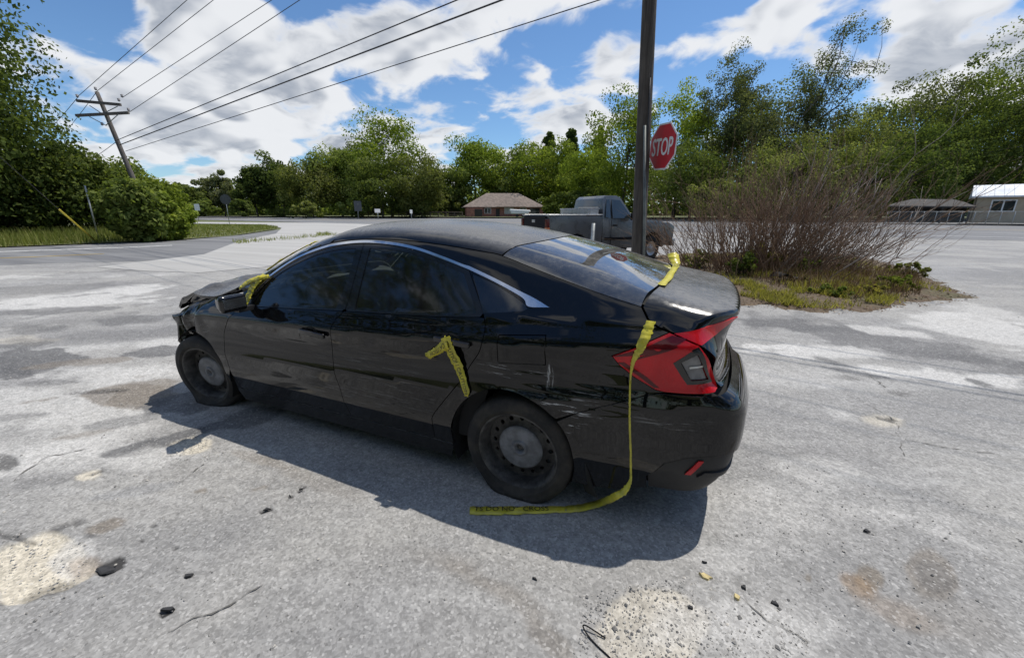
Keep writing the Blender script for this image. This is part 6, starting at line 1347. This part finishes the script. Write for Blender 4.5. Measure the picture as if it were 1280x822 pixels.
# over the boot: from the far rear pillar along the shut line, over the corner, twisted thin down to the ground
A = [P_top([(x, y)])[0] + np.array([0, 0, 0.010]) for x, y in ((-0.655, -0.60), (-0.655, -0.45), (-0.66, -0.25), (-0.655, 0.0), (-0.645, 0.3), (-0.625, 0.5))]
ribbon('barrier_tape', [((p + [0.022, 0, 0.004]), (p - [0.016, 0, 0])) for p in A], 'yellow tape lying along the top of the boot shut line', 'CAUTION  CAUTION')
kn = P_top([(-0.63, -0.62)])[0]
ribbon('barrier_tape', [(kn + [0.05, -0.05, 0.07], kn + [-0.01, -0.05, 0.085]), (kn + [0.045, 0.0, 0.05], kn + [-0.03, -0.01, 0.055]), (kn + [0.02, 0.05, 0.02], kn + [-0.045, 0.05, 0.02]), (kn + [0.01, 0.10, 0.012], kn + [-0.04, 0.11, 0.012])], 'crumpled knot of yellow tape at the far corner of the boot')
b1 = [(808, 402, 819, 404), (800, 420, 813, 422), (793, 437, 803, 439), (789, 450, 794, 451), (787, 470, 790, 470), (786, 500, 788.6, 500), (786, 530, 788.6, 530), (787, 560, 789.6, 560)]
rows = [(body(a, b_, 0.012), body(c_, d_, 0.014)) if c_ - a > 4 else (body(a, b_, 0.012), body(a, b_, 0.012) + RT * 0.009) for a, b_, c_, d_ in b1]
def ray_y(px, py, y): d = raydir(px, py); return CAM + d * ((y - CAM[1]) / d[1])
rows += [(ray_y(787.2, 585, 0.872), ray_y(787.2, 585, 0.872) + RT * 0.010), (ray_y(786.5, 599, 0.885), ray_y(789.5, 602, 0.89)), (ray_y(778, 609.5, 0.91), ray_y(783, 616.5, 0.925)), (ray_y(766, 616.5, 0.93), ray_y(770, 625, 0.95))]
g1 = [((748, 624), (751, 632.5), 0.03), ((722, 630), (724, 639), 0.007), ((690, 632), (691, 641), 0.006), ((650, 632.5), (650, 642), 0.006), ((615, 632.5), (614, 643), 0.006), ((587, 632.5), (587, 643), 0.006)]
rows += [(at(*a, z), at(*b_, z)) for a, b_, z in g1]
tp3 = ribbon('barrier_tape', rows, 'long yellow tape hanging over the taillight and trailing on the ground')
rev = [(at(*b_, z + 0.003), at(*a, z + 0.003)) for a, b_, z in g1[3:]][::-1]
V_ = ribbon_text = None
def ground_text(parent):
    p0, p1, p2 = at(590, 633.4, 0.0), at(590, 642, 0.0), at(720, 633.0, 0.0); T, TF = text_arrays("TS DO NOT CROSS", 1.0); T = np.array(T); T[:, 0] -= T[:, 0].min(); T[:, 1] -= T[:, 1].min(); u = (p2 - p0) / np.linalg.norm(p2 - p0); v = np.array([-u[1], u[0], 0]); v = v if v @ (p0 - p1) > 0 else -v; wd = abs((p0 - p1) @ v); k = wd * 0.62 / T[:, 1].max()
    mesh_obj('lettering', [p1 + u * (t_[0] * k + 0.01) + v * (t_[1] * k + wd * 0.19) + np.array([0, 0, 0.0125]) for t_ in T], TF, M_ink, parent)
ground_text(tp3)
# tied to the rear door handle
h0 = np.array(body(562, 425, 0.035)); h1 = body(583, 492, 0.012)
ribbon('barrier_tape', [(body(557, 424, .05), body(568, 422, .05)), (body(562, 437, .03), body(572, 434, .03)), (body(569, 455, .02), body(579, 452, .02)), (body(575, 472, .015), body(584, 470, .015)), (body(581, 490, .012), body(588, 488, .012)), (body(582, 494, .01), body(586, 495, .01))], 'yellow tape hanging down from the rear door handle', 'CAUTION CAUTION', tsz=0.5)
ribbon('barrier_tape', [(body(563, 421, .05), body(567, 431, .05)), (body(553, 427, .035), body(557, 437, .035)), (body(544, 433, .025), body(546, 443, .025)), (body(536, 438, .018), body(540, 447, .018)), (body(533, 440, .015), body(535, 444, .015))], 'short yellow tape end sticking left from the rear door handle', 'CAUTION', tsz=0.5)
# round the windscreen pillar by the mirror
def off3(px, py, d): d_ = raydir(px, py); return CAM + d_ * d
pz = [body(333, 346, .02), body(326, 352, .02), body(318, 366, .02), body(312, 380, .02)]
ribbon('barrier_tape', [(body(331, 343, .012), body(340, 347, .02)), (body(320, 350, .02), body(330, 354, .03)), (body(314, 362, .02), body(323, 363, .03)), (body(309, 374, .02), body(318, 375, .03)), (body(306, 384, .02), body(312, 386, .025))], 'yellow tape hanging from the windscreen pillar beside the door mirror', 'CAUTION', tsz=0.5)
ribbon('barrier_tape', [(body(338, 344, .014), body(340, 348, .014)), (body(330, 347, .03), body(330, 351, .03)), (body(316, 352, .03), body(318, 355.5, .03)), (body(306, 357, .02), body(308, 360, .02)), (body(301, 361, .015), body(302, 363, .015))], 'yellow tape end stretched from the windscreen pillar towards the bonnet')
wsr = [P_top([(x, y)])[0] + np.array([0, 0, 0.012]) for x, y in ((1.99, 0.71), (1.88, 0.665), (1.76, 0.635), (1.66, 0.615), (1.58, 0.60))]
ribbon('barrier_tape', [(p + [0.0, 0.022, 0.004], p + [0.0, -0.008, 0.008]) for p in wsr], 'yellow tape running up the edge of the windscreen', 'CAUTION CAUTION', tsz=0.5)
# ---------------------------------------------------------------- small things on the ground
def shard(name, px, py, s, mat, label, cat_, seed, th=0.012, n=7, grp=None):
    r = np.random.default_rng(seed); c = at(px, py); a = np.sort(r.uniform(0, 2 * np.pi, n)); rad = s * r.uniform(0.6, 1.2, n); P = [(rad[i] * math.cos(a[i]), rad[i] * math.sin(a[i]) * 0.75) for i in range(n)]
    V = [(x, y, 0.002) for x, y in P] + [(x * 0.85, y * 0.85, th * r.uniform(0.6, 1.2)) for x, y in P]; o = mesh_obj(name, V, [tuple(reversed(range(n))), tuple(range(n, 2 * n))] + [(i, (i + 1) % n, n + (i + 1) % n, n + i) for i in range(n)], mat, None, loc=c); tag(o, label, cat_, grp); return o
M_paper = plain('yellowed_leaf', (0.55, 0.45, 0.22), 0.8, var=0.25, scale=30); M_chip = plain('asphalt_chip', (0.04, 0.04, 0.042), 0.9, var=0.4, scale=30); M_tarp = plain('black_tarp', (0.018, 0.019, 0.021), 0.5, var=0.4, scale=6, bump=0.3)
shard('fallen_leaf', 882, 721, 0.028, M_paper, 'larger yellowed leaf scrap on the paving at lower right', 'leaf', 1); shard('fallen_leaf', 921, 747, 0.022, M_paper, 'smaller yellowed leaf scrap right of the larger one', 'leaf', 2)
CH = [(139, 708, .055, 'largest black asphalt chip, by the sandy hole at lower left'), (208, 764, .03, 'black asphalt chip lowest at the left'), (237, 719, .02, 'small black asphalt chip right of the largest chip'), (333, 638, .026, 'long black chip just outside the car shadow'), (375, 611, .02, 'black chip at the edge of the car shadow, right of the long one'), (364, 620, .014, 'tiny black chip between the long chip and the shadow edge'), (1083, 664, .018, 'black chip alone on the pale paving at right'), (930, 735, .018, 'dark twig scrap right of the two leaf scraps'), (970, 755, .018, 'dark chip right of the smaller leaf scrap'), (880, 703, .012, 'dark chip just above the larger leaf scrap'), (863, 760, .012, 'dark chip on the pebbly patch at the bottom'), (668, 724, .012, 'grey chip on the paving below the car shadow')]
for i, (x, y, s, lb_) in enumerate(CH): shard('asphalt_chip', x, y, s, M_chip, lb_, 'chip', 20 + i, 0.01, 6, 'chips on the paving')
wl = [at(x, y, z) for x, y, z in ((757, 797, .004), (745, 789, .012), (732, 781, .018), (729, 783, .014), (736, 795, .006), (748, 808, .004), (762, 821, .004), (775, 838, .004))]; o = tube_obj('wire_scrap', curve(wl, 5), 0.0028, M_tblack, None, 6); tag(o, 'thin bent black wire on the paving at the bottom edge', 'wire')
# dark tarp scrap on the island
tp = at(984, 359); tp[2] = 0.15; bm = bmesh.new(); r = np.random.default_rng(9); n1, n2 = 12, 7; gv = [[bm.verts.new(Vector(RT * (0.62 * (i / (n1 - 1) - 0.5)) + FH * (0.36 * (j / (n2 - 1) - 0.5)) + np.array([0, 0, 0.10 * math.exp(-((i - 3) / 3.0) ** 2) + 0.06 * math.sin(i * 0.9 + j) * 0.4 + r.normal() * 0.008 + 0.04]))) for j in range(n2)] for i in range(n1)]
for i in range(n1 - 1):
    for j in range(n2 - 1): bm.faces.new((gv[i][j], gv[i + 1][j], gv[i + 1][j + 1], gv[i][j + 1]))
bmesh.ops.solidify(bm, geom=list(bm.faces), thickness=0.008); tag(bm_obj('tarp_scrap', bm, M_tarp, None, smooth=True, loc=tp), 'crumpled dark tarp scrap lying at the foot of the dead shrub', 'tarp')
# loose grit
def grit():
    r = np.random.default_rng(3); zones = [([(0, 660), (110, 680), (100, 760), (0, 790)], 170), ([(730, 740), (860, 720), (1010, 790), (1010, 830), (720, 830)], 1100), ([(230, 540), (300, 560), (250, 580), (200, 575)], 160), ([(900, 560), (1280, 640), (1280, 830), (900, 760)], 420), ([(0, 560), (700, 690), (900, 830), (0, 830)], 380), ([(930, 390), (1230, 372), (1280, 400), (950, 430)], 300), ([(0, 440), (220, 430), (220, 560), (0, 600)], 400)]
    V = []; Fc = []; base = np.array([(1, 0, 0), (-1, 0, 0), (0, 1, 0), (0, -1, 0), (0, 0, 1), (0, 0, -0.6)]); T = [(0, 2, 4), (2, 1, 4), (1, 3, 4), (3, 0, 4), (2, 0, 5), (1, 2, 5), (3, 1, 5), (0, 3, 5)]; rn = []
    for zp, n in zones:
        for p in scatter(zp, n, int(r.integers(1e6))):
            s = 0.0032 * r.lognormal(0, 0.4); q = base * s * r.uniform(0.6, 1.3, (6, 3)); a = r.uniform(0, 6.28); c_, s_ = math.cos(a), math.sin(a); q = np.stack([q[:, 0] * c_ - q[:, 1] * s_, q[:, 0] * s_ + q[:, 1] * c_, q[:, 2] * 0.7 + s * 0.4], 1); o = len(V); V += list(p + q); Fc += [tuple(i + o for i in f) for f in T]; rn += [r.uniform()] * 8
    o = mesh_obj('loose_grit', V, Fc, make_leaf('grit_stone', [(0.17, 0.165, 0.16), (0.36, 0.35, 0.33), (0.55, 0.52, 0.47)], 0.0, 0.0, 1.0)); a = o.data.attributes.new('vary', 'FLOAT', 'FACE'); a.data.foreach_set('value', np.array(rn, dtype=np.float32)); tag(o, 'loose grit and pebbles scattered on the worn paving', 'grit', kind='stuff')
grit()
